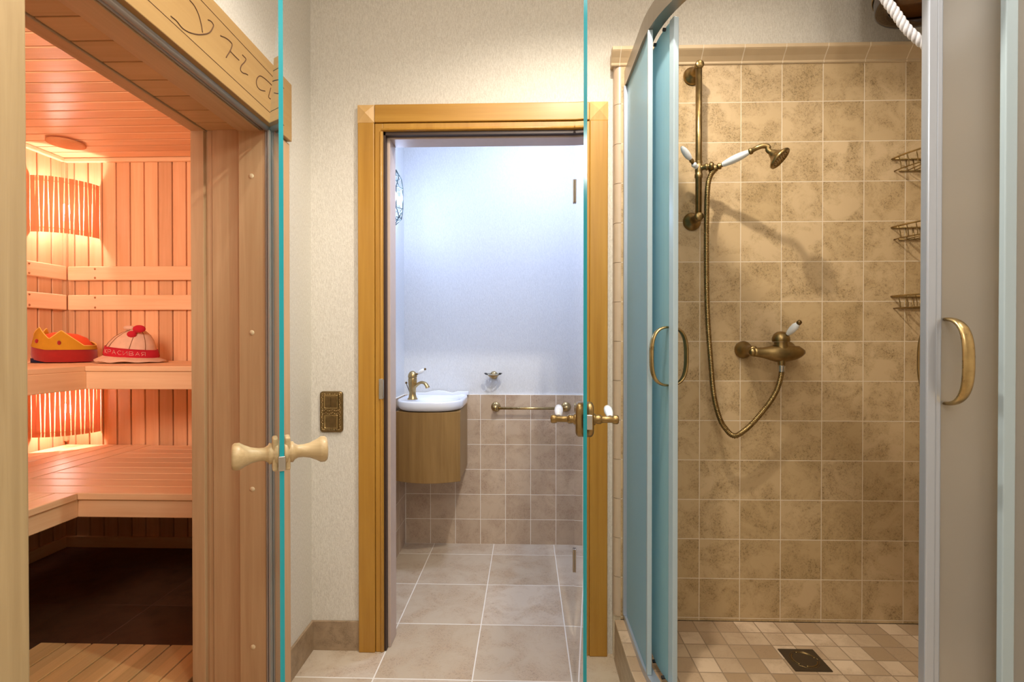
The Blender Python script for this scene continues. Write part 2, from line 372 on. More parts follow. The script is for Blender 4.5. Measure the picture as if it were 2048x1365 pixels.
# shower wall tiling with rounded left end
def arc(cx, cy, r, a0, a1, n): return [(cx + r * math.cos(math.radians(a0 + (a1 - a0) * i / n)), cy + r * math.sin(math.radians(a0 + (a1 - a0) * i / n))) for i in range(n + 1)]
struct(MB().box(.338, XR, 1.83, YB, .15, 2.137).build('wall_shower', M_tile_sh))
struct(MB().box(1.515, XR, .9, 1.83, .15, 2.137).build('wall_shower_right', M_tile_shr))
b = MB(); ep = [(.338, 1.8698), (.314, 1.8698)] + arc(.334, 1.85, .02, 180, 270, 6) + [(.338, 1.83)]
k = 0
z = 1.148 - 7 * .1411
while z < 2.137:
    b.prism([p for p in ep], max(z + .0008, .0), min(z + .1411 - .0008, 2.137), 'z'); z += .1411
b.prism([(.338, 1.8695), (.3155, 1.8695), (.3155, 1.851), (.338, 1.8315)], 0.0, 2.137, 'z', mi=1)
struct(b.build('trim_1', [M_stonetrim, M_grout]))
# crown moulding in pieces, one per tile column
prof = [(1.8298, 2.128), (1.826, 2.128), (1.824, 2.132), (1.826, 2.137), (1.822, 2.142), (1.815, 2.151), (1.806, 2.160), (1.800, 2.166), (1.797, 2.170), (1.797, 2.182), (1.8298, 2.184)]
b = MB(); xs = [.300] + [.759 + (i - 3) * .1427 for i in range(0, 9)] + [XR]
for i in range(len(xs) - 1): b.prism(prof, xs[i] + .0008, xs[i + 1] - .0008, 'x')
b.prism([(p[0] + .0007, p[1] - .0004) for p in prof], .302, XR, 'x', mi=1)
b.box(.304, .338, 1.8298, 1.8698, 2.137, 2.184)
struct(b.build('trim_2', [M_crown, M_grout], bevel=.0015))

# podium under the shower
CX, CY = .86, 1.56
def qpoly(R, xoff=0, far=1.8295, right=1.514, n=20):
    return [(CX - R, far)] + [(CX + R * math.cos(math.radians(180 + 90 * i / n)), CY + R * math.sin(math.radians(180 + 90 * i / n))) for i in range(n + 1)] + [(right, CY - R), (right, far)]
b = MB(); b.prism(qpoly(.545), .0005, .150, 'z', mi=1)
b.m[-len(qpoly(.545)) - 1] = 0
struct(b.build('floor_shower', [M_mosaic, M_curb], bevel=.004))

# sauna room
XS, YS, ZS = -2.526, 2.72, 2.143
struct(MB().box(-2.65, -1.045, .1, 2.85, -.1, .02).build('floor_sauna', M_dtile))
def cladding(axis, p0, n, pitch, depth, lo, hi, mat, name, g=.0075):
    """tongue-and-groove boards facing the room; lo/hi = extents"""
    b = MB()
    for i in range(n):
        a0 = p0 + i * pitch + g * .5; a1 = p0 + (i + 1) * pitch - g * .5
        if axis == 'back': b.box(a0, a1, YS, YS + .022, lo, hi)
        elif axis == 'left': b.box(XS - .022, XS, a0, a1, lo, hi)
        elif axis == 'ceil': b.box(lo, hi, a0, a1, ZS, ZS + .022)
    if axis == 'back': b.box(p0 - .02, p0 + n * pitch, YS + .019, YS + .03, lo, hi)
    elif axis == 'left': b.box(XS - .03, XS - .019, p0, p0 + n * pitch, lo, hi)
    elif axis == 'ceil': b.box(lo, hi, p0, p0 + n * pitch, ZS + .019, ZS + .03)
    return struct(b.build(name, mat, bevel=.0018, seg=1))
cladding('back', -2.317 - 3 * .078, 20, .078, 0, .02, ZS, M_sback, 'wall_sauna_back')
cladding('left', YS - 34 * .078, 34, .078, 0, .02, ZS, M_sleft, 'wall_sauna_left')
cladding('ceil', 1.60 - 19 * .0785, 34, .0785, 0, XS - .02, -1.0, M_sceil, 'ceiling_sauna')
struct(MB().box(-1.06, -1.045, .1, .74, .02, ZS).box(-1.06, -1.045, 1.59, YS, .02, ZS).box(-1.06, -1.045, .74, 1.59, 1.83, ZS).build('wall_sauna_right', M_jz))
struct(MB().box(-2.65, -1.045, .05, .1, .02, ZS).build('wall_sauna_front', M_sback))
struct(MB().box(XS, XS + .02, YS - .02, YS, .6, ZS).build('trim_3', M_jz, bevel=.004))   # corner batten
b = MB(); b.box(XS, -1.06, YS - .022, YS, ZS - .022, ZS); b.box(XS, XS + .022, .1, YS - .022, ZS - .022, ZS)
struct(b.build('trim_4', M_sx, bevel=.004))
struct(MB().box(XS, -1.06, YS - .015, YS, .02, .080).build('baseboard_sauna_back', M_sx, bevel=.003))
struct(MB().box(XS, XS + .015, .1, YS - .015, .02, .080).build('baseboard_sauna_left', M_sy, bevel=.003))

# ------------------------------------------------------------------ sauna doorway lining
YF, YN, ZH = 1.575, .755, 1.808
# far jamb: trim, strip, board (upright)
b = MB()
b.box(-1.047, -1.006, YF - .014, YF, .02, ZH)
b.box(-.998, -.984, YF - .006, YF, .06, ZH)
b.box(-.981, -.893, YF - .010, YF, .06, ZH)
b.box(-1.045, -.80, YF - .001, YF + .001, .02, ZH, 1)
struct(b.build('trim_5', [M_jz, M_jz], bevel=.002))
# near jamb
b = MB(); b.box(-1.047, -1.006, YN, YN + .014, .02, ZH); b.box(-.998, -.893, YN, YN + .010, .06, ZH)
struct(b.build('trim_6', M_jz, bevel=.002))
# head: crossways boards with an inner edge trim
b = MB()
for i in range(-4, 8):
    a0 = 1.011 + .084 * i + .0015; a1 = 1.011 + .084 * (i + 1) - .0015
    b.box(-1.002, -.893, max(a0, YN), min(a1, YF), ZH, ZH + .02) if min(a1, YF) - max(a0, YN) > .004 else None
b.box(-1.047, -1.004, YN, YF, ZH - .004, ZH + .02, 1)
b.box(-1.0, -.893, YN, YF, ZH + .006, ZH + .022, 2)
struct(b.build('trim_7', [M_jx, M_jy, M_dark], bevel=.002))
# threshold
struct(MB().box(-1.045, -.795, YN, YF, 0.0, .058).build('trim_8', M_jy, bevel=.003))

# wooden frame of the glass sauna door with plugs and seal
fr = thing('door_frame', 'pale wooden frame around the sauna doorway with round plugs', 'door frame', (-.85, YF, .058))
for nm, y0, y1 in (('upright', YF - .026, YF), ('upright', YN, YN + .03)):
    u = MB().box(-.889, -.806, y0, y1, .058, ZH).build(nm, M_jz, fr, bevel=.002)
    if y0 > 1:
        for zz in (.199, .69, 1.175, 1.658):
            MB().lathe([(0, .0015), (.007, .0015), (.0078, 0), (.0078, -.002)], (-.848, y0, zz), (0, -1, 0), 16).build('plug', M_screw, u)
MB().box(-.889, -.820, YN, YF, ZH - .012, ZH + .006).build('head_rail', M_jy, fr, bevel=.002)
b = MB()
b.tube([(-.797, YN, ZH - .004), (-.797, YF - .01, ZH - .004)], .011, 14)
b.tube([(-.815, YN, ZH - .006), (-.815, YF - .01, ZH - .006)], .004, 10); b.tube([(-.824, YN, ZH - .006), (-.824, YF - .01, ZH - .006)], .004, 10)
b.build('head_seal', M_grey, fr)
b = MB(); b.box(-.803, -.798, YF - .030, YF, .058, ZH); b.box(-.794, -.788, YF - .034, YF, .058, ZH)
b.build('side_seal', [M_grey], fr, bevel=.001)
for zz in (1.587, .948, .256):
    MB().lathe([(0, -.022), (.004, -.020), (.0055, -.014), (.0055, .014), (.004, .020), (0, .022)], (-.794, 1.556, zz), (0, 0, 1), 12).build('hinge', M_steel, fr)
# casings on the hall side
struct(MB().box(-.80, -.782, 1.578, 1.664, 0, 1.80).build('trim_9', M_jz, bevel=.003))
p = MB().box(-.80, -.780, .60, .776, 0, 1.80).build('trim_10', M_post, bevel=.004); struct(p)

# carved beam
bm_ = thing('carved_beam', 'carved wooden header board with handwritten script over the sauna door', 'sign board', (-.785, 1.1, 1.80))
bd = MB().box(-.799, -.770, .55, 1.655, 1.803, 1.990).build('board', M_beam, bm_, bevel=.002)
ST = [[(1.191, 1.958), (1.6, 1.951)], [(1.018, 1.843), (1.6, 1.834)], [(1.147, 1.929), (1.163, 1.927), (1.178, 1.917), (1.188, 1.9), (1.193, 1.883)], [(1.085, 1.853), (1.103, 1.854), (1.121, 1.85), (1.143, 1.854), (1.17, 1.865), (1.194, 1.879), (1.22, 1.899), (1.235, 1.923), (1.233, 1.929), (1.224, 1.93), (1.214, 1.926)], [(1.264, 1.918), (1.288, 1.926), (1.307, 1.928), (1.315, 1.924), (1.307, 1.905), (1.295, 1.887), (1.288, 1.876)], [(1.304, 1.903), (1.325, 1.902), (1.347, 1.902)], [(1.363, 1.925), (1.38, 1.924), (1.375, 1.913), (1.358, 1.893), (1.354, 1.879), (1.366, 1.878), (1.38, 1.883), (1.39, 1.885)], [(1.522, 1.923), (1.499, 1.923), (1.474, 1.921), (1.455, 1.916), (1.44, 1.902), (1.434, 1.887), (1.44, 1.877), (1.458, 1.877), (1.483, 1.886)], [(1.517, 1.912), (1.508, 1.892), (1.504, 1.878), (1.515, 1.878)]]
ST[0][0] = (.56, 1.965); ST[1][0] = (.56, 1.852)
b = MB()
for s_ in ST[:2]: b.tube([(-.7699, y, z) for y, z in s_], .0009, 6)
b.build('border_groove', M_burn, bm_)
def smooth(pts, n=6):
    P = [Vector(p) for p in pts]; P = [P[0] * 2 - P[1]] + P + [P[-1] * 2 - P[-2]]; out = []
    for i in range(1, len(P) - 2):
        for k in range(n):
            t = k / n; a, b_, c, d = P[i - 1], P[i], P[i + 1], P[i + 2]
            out.append(.5 * ((2 * b_) + (c - a) * t + (2 * a - 5 * b_ + 4 * c - d) * t * t + (3 * b_ - a - 3 * c + d) * t ** 3))
    out.append(P[-2]); return out
b = MB()
for s_ in ST[2:]:
    pts = smooth([(-.7698, y, z) for y, z in s_], 4) if len(s_) > 2 else [(-.7698, y, z) for y, z in s_]
    b.tube(pts, .0014, 6)
b.build('carved_lettering', M_burn, bm_)

# ------------------------------------------------------------------ glass doors
def glass_door(name, h, f, z0, z1, em, th=.008):
    h = Vector((h[0], h[1], 0)); f = Vector((f[0], f[1], 0)); d = (f - h).normalized(); n = Vector((-d.y, d.x, 0))
    o = thing(name, '', None, (h.x, h.y, z0), kind='structure'); del o['label']
    b = MB(); P = [h + n * th / 2, f + n * th / 2, f - n * th / 2, h - n * th / 2]
    vs = [(p.x, p.y, z) for z in (z0, z1) for p in P]
    b.add(vs, [(0, 1, 5, 4), (2, 3, 7, 6)], 0); b.add(vs, [(0, 3, 2, 1), (4, 5, 6, 7), (1, 2, 6, 5), (3, 0, 4, 7)], 1)
    b.build('glass_pane', [M_glass, em], o)
    return o, h, f, d, n
d1, h, f, d, n = glass_door('door_1', (-.785, 1.545), (-.463, .95), .065, 1.80, M_edge)
n = n if n.x > 0 else -n
kc = f - d * .030
kp = [(.0, .001), (.024, .001), (.024, .006), (.018, .009), (.020, .012), (.0205, .017), (.016, .020), (.0125, .026), (.0125, .036), (.015, .048), (.0205, .060), (.0235, .065), (.0255, .068), (.0255, .076), (.0225, .080), (.014, .081), (0, .081)]
for sgn in (1, -1):
    k = MB(); c = Vector((kc.x, kc.y, .932)) + n * sgn * .004
    k.lathe(kp, c, n * sgn, 32)
    kb = k.build('knob', M_knob, d1)
    q = MB(); a = c + n * sgn * .007
    q.obox(Vector((a.x, a.y, .932 - .032)), Vector((a.x, a.y, .932 + .032)), .017, up=n, hz=.005)
    q.build('knob_plate', M_knob, kb, bevel=.003)
q = MB(); a = f - d * .004
q.obox(Vector((a.x, a.y, .903)), Vector((a.x, a.y, .931)), .0065, up=n, hz=.0062); q.build('latch_clip', M_steel, d1, bevel=.001)

d2, h, f, d, n = glass_door('door_2', (.178, 1.853), (.131, 1.140), .012, 1.935, M_edge2)
n = n if n.x > 0 else -n
for zz in (1.688, .356):
    for sgn in (1, -1):
        a = h + d * .010 + n * sgn * .007; q = MB(); q.obox(Vector((a.x, a.y, zz - .042)), Vector((a.x, a.y, zz + .042)), .010, up=n, hz=.003)
        q.build('hinge', M_champ, d2, bevel=.0015)
kc = f - d * .030; zc = .970
for sgn in (1, -1):
    c = Vector((kc.x, kc.y, zc)) + n * sgn * .004
    # escutcheon: rounded plate
    q = MB(); pl = []
    hw, hh, r = .022, .040, .018
    for (sx, sz, a0) in ((1, 1, 0), (-1, 1, 90), (-1, -1, 180), (1, -1, 270)):
        for i in range(7):
            t = math.radians(a0 + 15 * i); pl.append((sx * (hw - r) + r * math.cos(t), sz * (hh - r) + r * math.sin(t)))
    lo = [[c + d * u * s_ + Vector((0, 0, v * s_)) + n * sgn * t for u, v in pl] for s_, t in ((1, .0), (1, .010), (.93, .014), (.80, .0165))]
    q.rings(lo); pq = q.build('escutcheon', M_brass, d2)
    q = MB(); q.lathe([(.013, .015), (.013, .020), (.009, .022), (.0105, .025), (.0105, .033), (.0085, .034), (.0075, .037), (.0075, .058), (.0095, .060), (.0105, .064), (.0105, .070), (.0085, .073), (0, .074)], c, n * sgn, 24)
    lv = q.build('lever', M_brass, d2)
    g0 = c + n * sgn * .055; dd = (-d).normalized()
    q = MB(); q.tube([g0, g0 + dd * .012 + Vector((0, 0, .003))], .005, 12); q.build('lever_ferrule', M_brass2, lv)
    q = MB(); pts = [g0 + dd * (.012 + .085 * i / 10) + Vector((0, 0, .003 + .012 * math.sin(PI * i / 10 * .6))) for i in range(11)]
    q.tube(pts, [.006 + .0045 * math.sin(PI * i / 10) for i in range(11)], 14); q.build('lever_grip', M_porc, lv)
a = f - d * .004 + n * .010
q = MB(); q.obox(Vector((a.x, a.y, zc - .019)), Vector((a.x, a.y, zc + .014)), .005, up=n, hz=.006); q.build('latch_plate', M_steel, d2, bevel=.001)

# ------------------------------------------------------------------ toilet door casing
b = MB()
b.box(-.618, -.557, 1.850, YB, 0, 1.948); struct(b.build('trim_11', M_oakz, bevel=.003))
struct(MB().box(.229, .294, 1.850, YB, 0, 1.948).build('trim_12', M_oakz, bevel=.003))
struct(MB().box(-.556, .228, 1.850, YB, 1.949, 2.014).build('trim_13', M_oakx, bevel=.003))
def block(x0, x1, z0, z1, name):
    b = MB(); y0, y1 = 1.846, YB; cx, cz = (x0 + x1) / 2, (z0 + z1) / 2
    b.box(x0, x1, y0 + .008, y1, z0, z1)
    vs = [(x0, y0 + .008, z0), (x1, y0 + .008, z0), (x1, y0 + .008, z1), (x0, y0 + .008, z1), (cx, y0 - .004, cz)]
    b.add(vs, [(0, 1, 4), (1, 2, 4), (2, 3, 4), (3, 0, 4)]); return struct(b.build(name, M_oakb))
block(-.619, -.557, 1.949, 2.014, 'trim_14'); block(.229, .295, 1.949, 2.015, 'trim_15')
# jamb lining, dark gasket and hinge leaf
b = MB()
b.box(-.556, -.526, 1.856, 1.97, 0, 1.947); b.box(.202, .229, 1.856, 1.97, 0, 1.947); b.box(-.526, .202, 1.856, 1.97, 1.918, 1.947)
b.tube([(-.533, 1.856, .002), (-.533, 1.856, 1.917)], .005, 10); b.tube([(-.531, 1.856, 1.924), (.21, 1.856, 1.924)], .005, 10)
struct(b.build('trim_16', M_oakz, bevel=.002))
b = MB(); b.box(-.526, -.518, 1.862, 1.885, 0.001, 1.918); b.box(-.526, .202, 1.862, 1.885, 1.906, 1.918)
struct(b.build('trim_17', M_dark))
b = MB(); b.box(-.526, -.508, 1.886, 1.968, 0.001, 1.918); b.box(-.508, .19, 1.886, 1.968, 1.900, 1.918); b.box(.19, .202, 1.886, 1.968, 0.001, 1.918)
struct(b.build('trim_18', plain('lilac_grey_lining', (.52, .40, .34), .35, noise=.08), bevel=.002))
q = thing('strike_plate', 'small steel plate on the left jamb of the toilet doorway', 'strike plate', (-.53, 1.853, .94))
MB().box(-.541, -.526, 1.8495, 1.8545, .936, 1.010).build('plate', M_steel, q, bevel=.001)
MB().lathe([(.003, -.034), (.0035, -.030), (.0035, .03), (.003, .034)], (-.526, 1.852, .973), (0, 0, 1), 10).build('pin', M_steel, q)

# ------------------------------------------------------------------ light switch
M_plate = brass('aged_brass_plate', (.24, .16, .07), .35)
sw = thing('light_switch', 'ornate dark brass double switch plate on the beige wall left of the doorway', 'light switch', (-.722, YB, .886))
def rrect(cx, cz, hw, hh, r, n=6):
    pl = []
    for (sx, sz, a0) in ((1, 1, 0), (-1, 1, 90), (-1, -1, 180), (1, -1, 270)):
        for i in range(n + 1):
            t = math.radians(a0 + 90 / n * i); pl.append((cx + sx * (hw - r) + r * math.cos(t), cz + sz * (hh - r) + r * math.sin(t)))
    return pl
b = MB(); cx, cz = -.7225, .8865
b.rings([[(x, y, z) for x, z in rrect(cx, cz, .043 - i, .076 - i, .012)] for y, i in ((YB - .0005, 0), (YB - .006, 0), (YB - .009, .003), (YB - .009, .008), (YB - .0075, .010))])
b.build('plate', M_plate, sw)
b = MB()
for k in range(64):                       # beaded scroll border
    t = k / 64 * 2 * (2 * .066 + .033 * 2) ; per = 2 * (.066 + .132)
    s_ = k / 64 * per
    if s_ < .066: x, z = cx - .033 + s_, cz + .066
    elif s_ < .198: x, z = cx + .033, cz + .066 - (s_ - .066)
    elif s_ < .264: x, z = cx + .033 - (s_ - .198), cz - .066
    else: x, z = cx - .033, cz - .066 + (s_ - .264)
    b.ball((x + .0012 * math.sin(k * 2.1), YB - .009, z), .0026, 8)
for zz in (-.006, .006):
    for i in range(9): b.ball((cx - .026 + i * .0065, YB - .009, cz + zz + .002 * math.sin(i * 1.6)), .0024, 8)
b.build('ornament', M_brass2, sw)
for zz, hh in ((.924, .021), (.850, .021)):
    f_ = MB(); f_.rings([[(x, y, z) for x, z in rrect(cx, zz, .026 - i, .026 - i, .003, 3)] for y, i in ((YB - .007, 0), (YB - .0115, 0), (YB - .0125, .0015), (YB - .0125, .003), (YB - .010, .004))])
    f_.build('inner_frame', M_brass2, sw)
for x0, x1, zz in ((cx - .021, cx - .0006, .924), (cx + .0006, cx + .021, .924), (cx - .019, cx + .019, .850)):
    MB().box(x0, x1, YB - .0135, YB - .009, zz - .0205, zz + .0205).build('rocker' if zz > .9 else 'blank', M_plate, sw, bevel=.0012)

# ------------------------------------------------------------------ sauna furniture
def plank(b, x0, x1, y0, y1, z0, z1, mi=0): b.box(x0, x1, y0, y1, z0, z1, mi)
# lower bench
lb = thing('lower_sauna_bench', 'wide lower wooden sauna bench with corner wing under the upper lamp shelf', 'bench', (-1.8, 2.3, .02))
b = MB(); g = .0025
y = 1.84
while y < 2.70:
    plank(b, -2.035, -1.065, y + g, min(y + .0957, 2.712) - g, .558, .583); y += .0957
b.build('seat', M_sx, lb, bevel=.003)
b = MB(); x = XS + .006
for i in range(5): plank(b, x + g, x + .0957 - g, 1.84 + g, 2.712, .558, .583); x += .0965
b.build('corner_seat', M_sy, lb, bevel=.003)
b = MB(); x = XS + .006
while x < -1.668:
    plank(b, x + g, min(x + .0957, -1.665) - g, .12, 1.84, .558, .583); x += .0957
b.build('side_seat', M_sy, lb, bevel=.003)
MB().box(-1.69, -1.065, 1.852, 1.878, .490, .558).build('front_rail', M_sx, lb, bevel=.003)
MB().box(-1.70, -1.675, .12, 1.852, .490, .558).build('side_rail', M_sy, lb, bevel=.003)
b = MB(); b.box(-2.518, -1.07, 2.67, 2.705, .50, .557); b.build('wall_batten', M_sx, lb)
for xx in (-1.12,): MB().box(xx, xx + .04, 1.9, 1.94, .02, .558).build('leg', M_jz, lb)
# upper bench
ub = thing('upper_sauna_bench', 'upper wooden sauna bench holding two felt hats', 'bench', (-1.8, 2.45, .94))
b = MB(); y = 2.14
while y < 2.70:
    plank(b, -1.905, -1.065, y + g, min(y + .0957, 2.712) - g, 1.018, 1.041); y += .0957
b.build('seat', M_sx, ub, bevel=.003)
b = MB(); x = XS + .006
for i in range(7): plank(b, x + g, x + .0880 - g, .12, 2.712, 1.018, 1.041); x += .0880
b.build('side_seat', M_sy, ub, bevel=.003)
MB().box(-1.93, -1.065, 2.150, 2.175, .940, 1.0178).build('front_rail', M_sx, ub, bevel=.003)
MB().box(-1.93, -1.905, .12, 2.15, .940, 1.018).build('side_rail', M_sy, ub, bevel=.003)
MB().box(-2.51, -1.07, 2.675, 2.705, .96, 1.017).build('wall_batten', M_sx, ub)
# backrest rails
for nm, z0, z1, which in (('back', 1.477, 1.553, 'upper'), ('back', 1.316, 1.398, 'lower')):
    r = MB().box(XS + .04, -1.065, 2.69, 2.708, z0, z1).box(-2.2, -2.16, 2.708, 2.7198, z0 + .01, z1 - .01).box(-1.2, -1.16, 2.708, 2.7198, z0 + .01, z1 - .01).build('backrest_rail', M_sx, None, bevel=.005)
    tag(r, which + ' of two long backrest boards on the sauna back wall', 'backrest board', 'sauna backrest boards')
    for xx in (-2.333, -1.783):
        for zz in (z0 + .014, z1 - .014):
            MB().lathe([(0, .002), (.005, .0015), (.006, 0)], (xx, 2.6899, zz), (0, -1, 0), 12).build('screw', M_screw2, r)
    r = MB().box(XS + .02, XS + .038, .3, 2.69, z0, z1).box(XS + .0002, XS + .02, 2.3, 2.34, z0 + .01, z1 - .01).build('backrest_rail', M_sy, None, bevel=.005)
    tag(r, which + ' backrest board on the sauna left wall, seen foreshortened', 'backrest board', 'sauna backrest boards')
    for zz in (z0 + .014, z1 - .014):
        MB().lathe([(0, .002), (.005, .0015), (.006, 0)], (XS + .0381, 2.48, zz), (1, 0, 0), 12).build('screw', M_screw2, r)
# corner lamps: slatted quarter shades
def corner_lamp(z0, z1, label):
    L = thing('corner_lamp', label, 'lamp', (XS, YS, z0), 'slatted sauna corner lamps')
    R = .190; cx, cy = XS + .004, YS - .004
    def P(a, r, z): return (cx + r * math.cos(a), cy - r * math.sin(a), z)
    n = 15
    for i in range(n):
        a = math.radians(3 + 84 * i / (n - 1)); up = (i % 2 == 0)
        wt, wb = (.0104, .0052) if up else (.0052, .0104)
        if i in (0, n - 1): wt = wb = .011
        a_ = lambda w_, r: w_ / r
        vs = []
        for z, w_ in ((z0, wb), (z1, wt)):
            for r in (R, R + .003):
                for s_ in (-1, 1): vs.append(P(a + s_ * w_ / R, r, z))
        MB().add(vs, [(0, 1, 3, 2), (4, 6, 7, 5), (0, 4, 5, 1), (2, 3, 7, 6), (0, 2, 6, 4), (1, 5, 7, 3)]).build('slat', M_slat, L)
    for z in (z0 + .024, z1 - .024):
        MB().tube([P(math.radians(1 + 88 * i / 24), R - .002, z) for i in range(25)], .0022, 8).build('hoop', M_slat, L)
    zc = (z0 + z1) / 2 - .005
    MB().lathe([(.018, -.06), (.018, -.03), (.012, -.028)], (XS + .095, YS - .095, zc), (0, 0, 1), 16).build('socket', M_porc, L)
    MB().ball((XS + .095, YS - .095, zc), .026, 20).build('bulb', M_bulb, L)
    return L
corner_lamp(1.707, 1.994, 'slatted corner lamp glowing below the sauna ceiling')
corner_lamp(.655, .935, 'slatted corner lamp glowing between the two benches')
# ceiling vent
v = thing('ceiling_vent', 'round wooden vent disc on the sauna ceiling', 'vent', (-2.29, 2.475, ZS))
MB().lathe([(0, -.018), (.07, -.018), (.078, -.014), (.078, -.008), (.07, -.005), (0, -.005)], (-2.29, 2.475, ZS), (0, 0, 1), 36).build('disc', M_slat, v)
MB().lathe([(.045, -.005), (.045, -.0002)], (-2.29, 2.475, ZS), (0, 0, 1), 24).build('collar', M_slat, v)
# duckboard
dk = thing('duckboard', 'slatted wooden duckboard on the dark sauna floor inside the doorway', 'duckboard', (-1.4, 1.3, .02))
b = MB()
for i in range(-1, 6):
    x0 = -1.659 + .0965 * i
    b.box(x0 + .003, x0 + .0935, .75, 1.782, .040, .060)
b.build('boards', M_duck, dk, bevel=.003)
for yy in (.85, 1.3, 1.70): MB().box(-1.74, -1.18, yy, yy + .04, .020, .040).build('batten', M_duck, dk)

# felt hats ----------------------------------------------------------
def tiltM(c, ax, ang): return Matrix.Translation(c) @ Matrix.Rotation(ang, 4, ax) @ Matrix.Translation(-Vector(c))
C1 = Vector((-2.325, 2.50, 1.042))
h1 = thing('sauna_hat', 'felt crown hat, yellow points over a red band, on the upper bench', 'hat', C1, 'felt hats on the upper bench')
def T1(x, y, z):
    # local -> world with a slight tilt: left side raised
    zz = z + max(0, (-x) * .16) * 1.0 + .004
    return (C1.x + x, C1.y + y, C1.z + zz)
def hloop(rx, ry, z, n=48, fz=None): return [T1(rx * math.cos(2 * PI * k / n), ry * math.sin(2 * PI * k / n), z + (fz(2 * PI * k / n) if fz else 0)) for k in range(n)]
b = MB(); b.rings([hloop(.140, .105, .0), hloop(.143, .108, .02), hloop(.140, .105, .066), hloop(.134, .100, .066), hloop(.134, .100, .004)], cap0=False, cap1=False); b.build('band', M_red, h1)
b = MB(); b.rings([hloop(.128, .095, .050), hloop(.120, .090, .085), hloop(.096, .074, .118), hloop(.05, .045, .138), hloop(.015, .015, .142)], cap0=False); b.build('crown_top', M_orange, h1)
b = MB(); b.rings([[(C1.x - .118 + .050 * (1 + math.cos(t)), C1.y - .045 + .045 * math.sin(t), C1.z + z_) for t in [2 * PI * k / 24 for k in range(24)]] for z_ in (.0005, .014, .022)]); b.build('lining', M_navy, h1)
def crownz(a):
    K = [(-180, .012), (-150, .034), (-112, .084), (-86, .034), (-61, .076), (-22, .001), (25, .001), (60, .02), (90, .015), (120, .05), (148, .012), (166, .072), (180, .012)]
    d_ = math.degrees(a); d_ = d_ - 360 if d_ > 180 else d_
    for (x0, z0), (x1, z1) in zip(K, K[1:]):
        if x0 <= d_ <= x1: return z0 + (z1 - z0) * (d_ - x0) / (x1 - x0)
    return .012
n = 120; lo = []
for (rr, base, top) in ((0, 0, 0), (0, 1, 1), (-.004, 1, 1), (-.004, 0, 0)):
    lo.append([T1((.1415 + rr - (.022 if top else 0) * (crownz(2 * PI * k / n) / .078)) * math.cos(2 * PI * k / n), (.1065 + rr - (.012 if top else 0)) * math.sin(2 * PI * k / n), (.060 if not top else .078 + crownz(2 * PI * k / n))) for k in range(n)])
b = MB(); b.rings(lo, cap0=False, cap1=False, sm=False); b.build('crown_points', M_yel, h1)
b = MB(); b.tube([Vector(p) + Vector((0, 0, .001)) for p in lo[1]] + [lo[1][0]], .0022, 6, caps=False); b.build('edge_stitching', M_yel2, h1)
b = MB()
for a in (-112, -65):
    t = math.radians(a); c = T1(.137 * math.cos(t), .104 * math.sin(t), .094)
    MB().ball(c, .009, 12, sc=(1, .5, 1.2)).build('applique_dot', M_red, h1)

C2 = Vector((-1.965, 2.48, 1.042))
h2 = thing('sauna_hat', 'cream felt bell hat with bright red band and bow, on the upper bench', 'hat', C2, 'felt hats on the upper bench')
def T2(x, y, z): return (C2.x + x, C2.y + y, C2.z + z - .12 * (x - .0) * min(1, z / .05) * .9)
def l2(rx, ry, z, ox=0, wav=0, n=60): return [T2(ox + rx * math.cos(2 * PI * k / n), ry * math.sin(2 * PI * k / n), z + wav * (math.sin(9 * 2 * PI * k / n) + .6 * math.sin(5 * 2 * PI * k / n + 1))) for k in range(n)]
b = MB(); b.rings([l2(.118, .10, .028), l2(.140, .118, .014, wav=.002), l2(.158, .130, .006, wav=.0028), l2(.160, .132, .010, wav=.0028), l2(.138, .116, .020, wav=.002), l2(.116, .098, .032)], cap0=False, cap1=False); b.build('brim', M_felt, h2)
b = MB(); b.rings([l2(.118, .100, .028), l2(.121, .103, .040), l2(.113, .097, .074), l2(.107, .091, .072)], cap0=False, cap1=False); b.build('hat_band', M_pink, h2)
b = MB(); b.rings([l2(.112, .096, .030), l2(.108, .094, .066), l2(.100, .086, .092, .006), l2(.084, .072, .120, .014), l2(.060, .054, .145, .024), l2(.034, .032, .163, .032), l2(.014, .014, .168, .036)], cap0=False); b.build('crown', M_felt, h2)
b = MB()
for a in (-150, -117, -62, -25):
    t = math.radians(a); b.tube([T2(.109 * math.cos(t), .095 * math.sin(t), .070), T2(.006 + .101 * math.cos(t), .087 * math.sin(t), .092), T2(.014 + .085 * math.cos(t), .073 * math.sin(t), .120), T2(.024 + .061 * math.cos(t), .055 * math.sin(t), .145), T2(.032 + .035 * math.cos(t), .033 * math.sin(t), .163)], .0014, 6)
b.build('seam', M_brownthread, h2)
b = MB()
c0 = Vector(T2(.058, -.050, .160))
b.ball(c0 + Vector((.022, -.004, .012)), .026, 16, sc=(1.15, .7, .72)); b.ball(c0 + Vector((-.014, -.006, -.014)), .021, 16, sc=(1.05, .7, .8)); b.ball(c0, .011, 12)
b.build('bow', M_pink, h2)
b = MB(); c0 = Vector(T2(.004, -.02, .172)); b.ball(c0, .022, 14, sc=(1.3, .8, .55)); b.build('topknot', M_felt, h2)
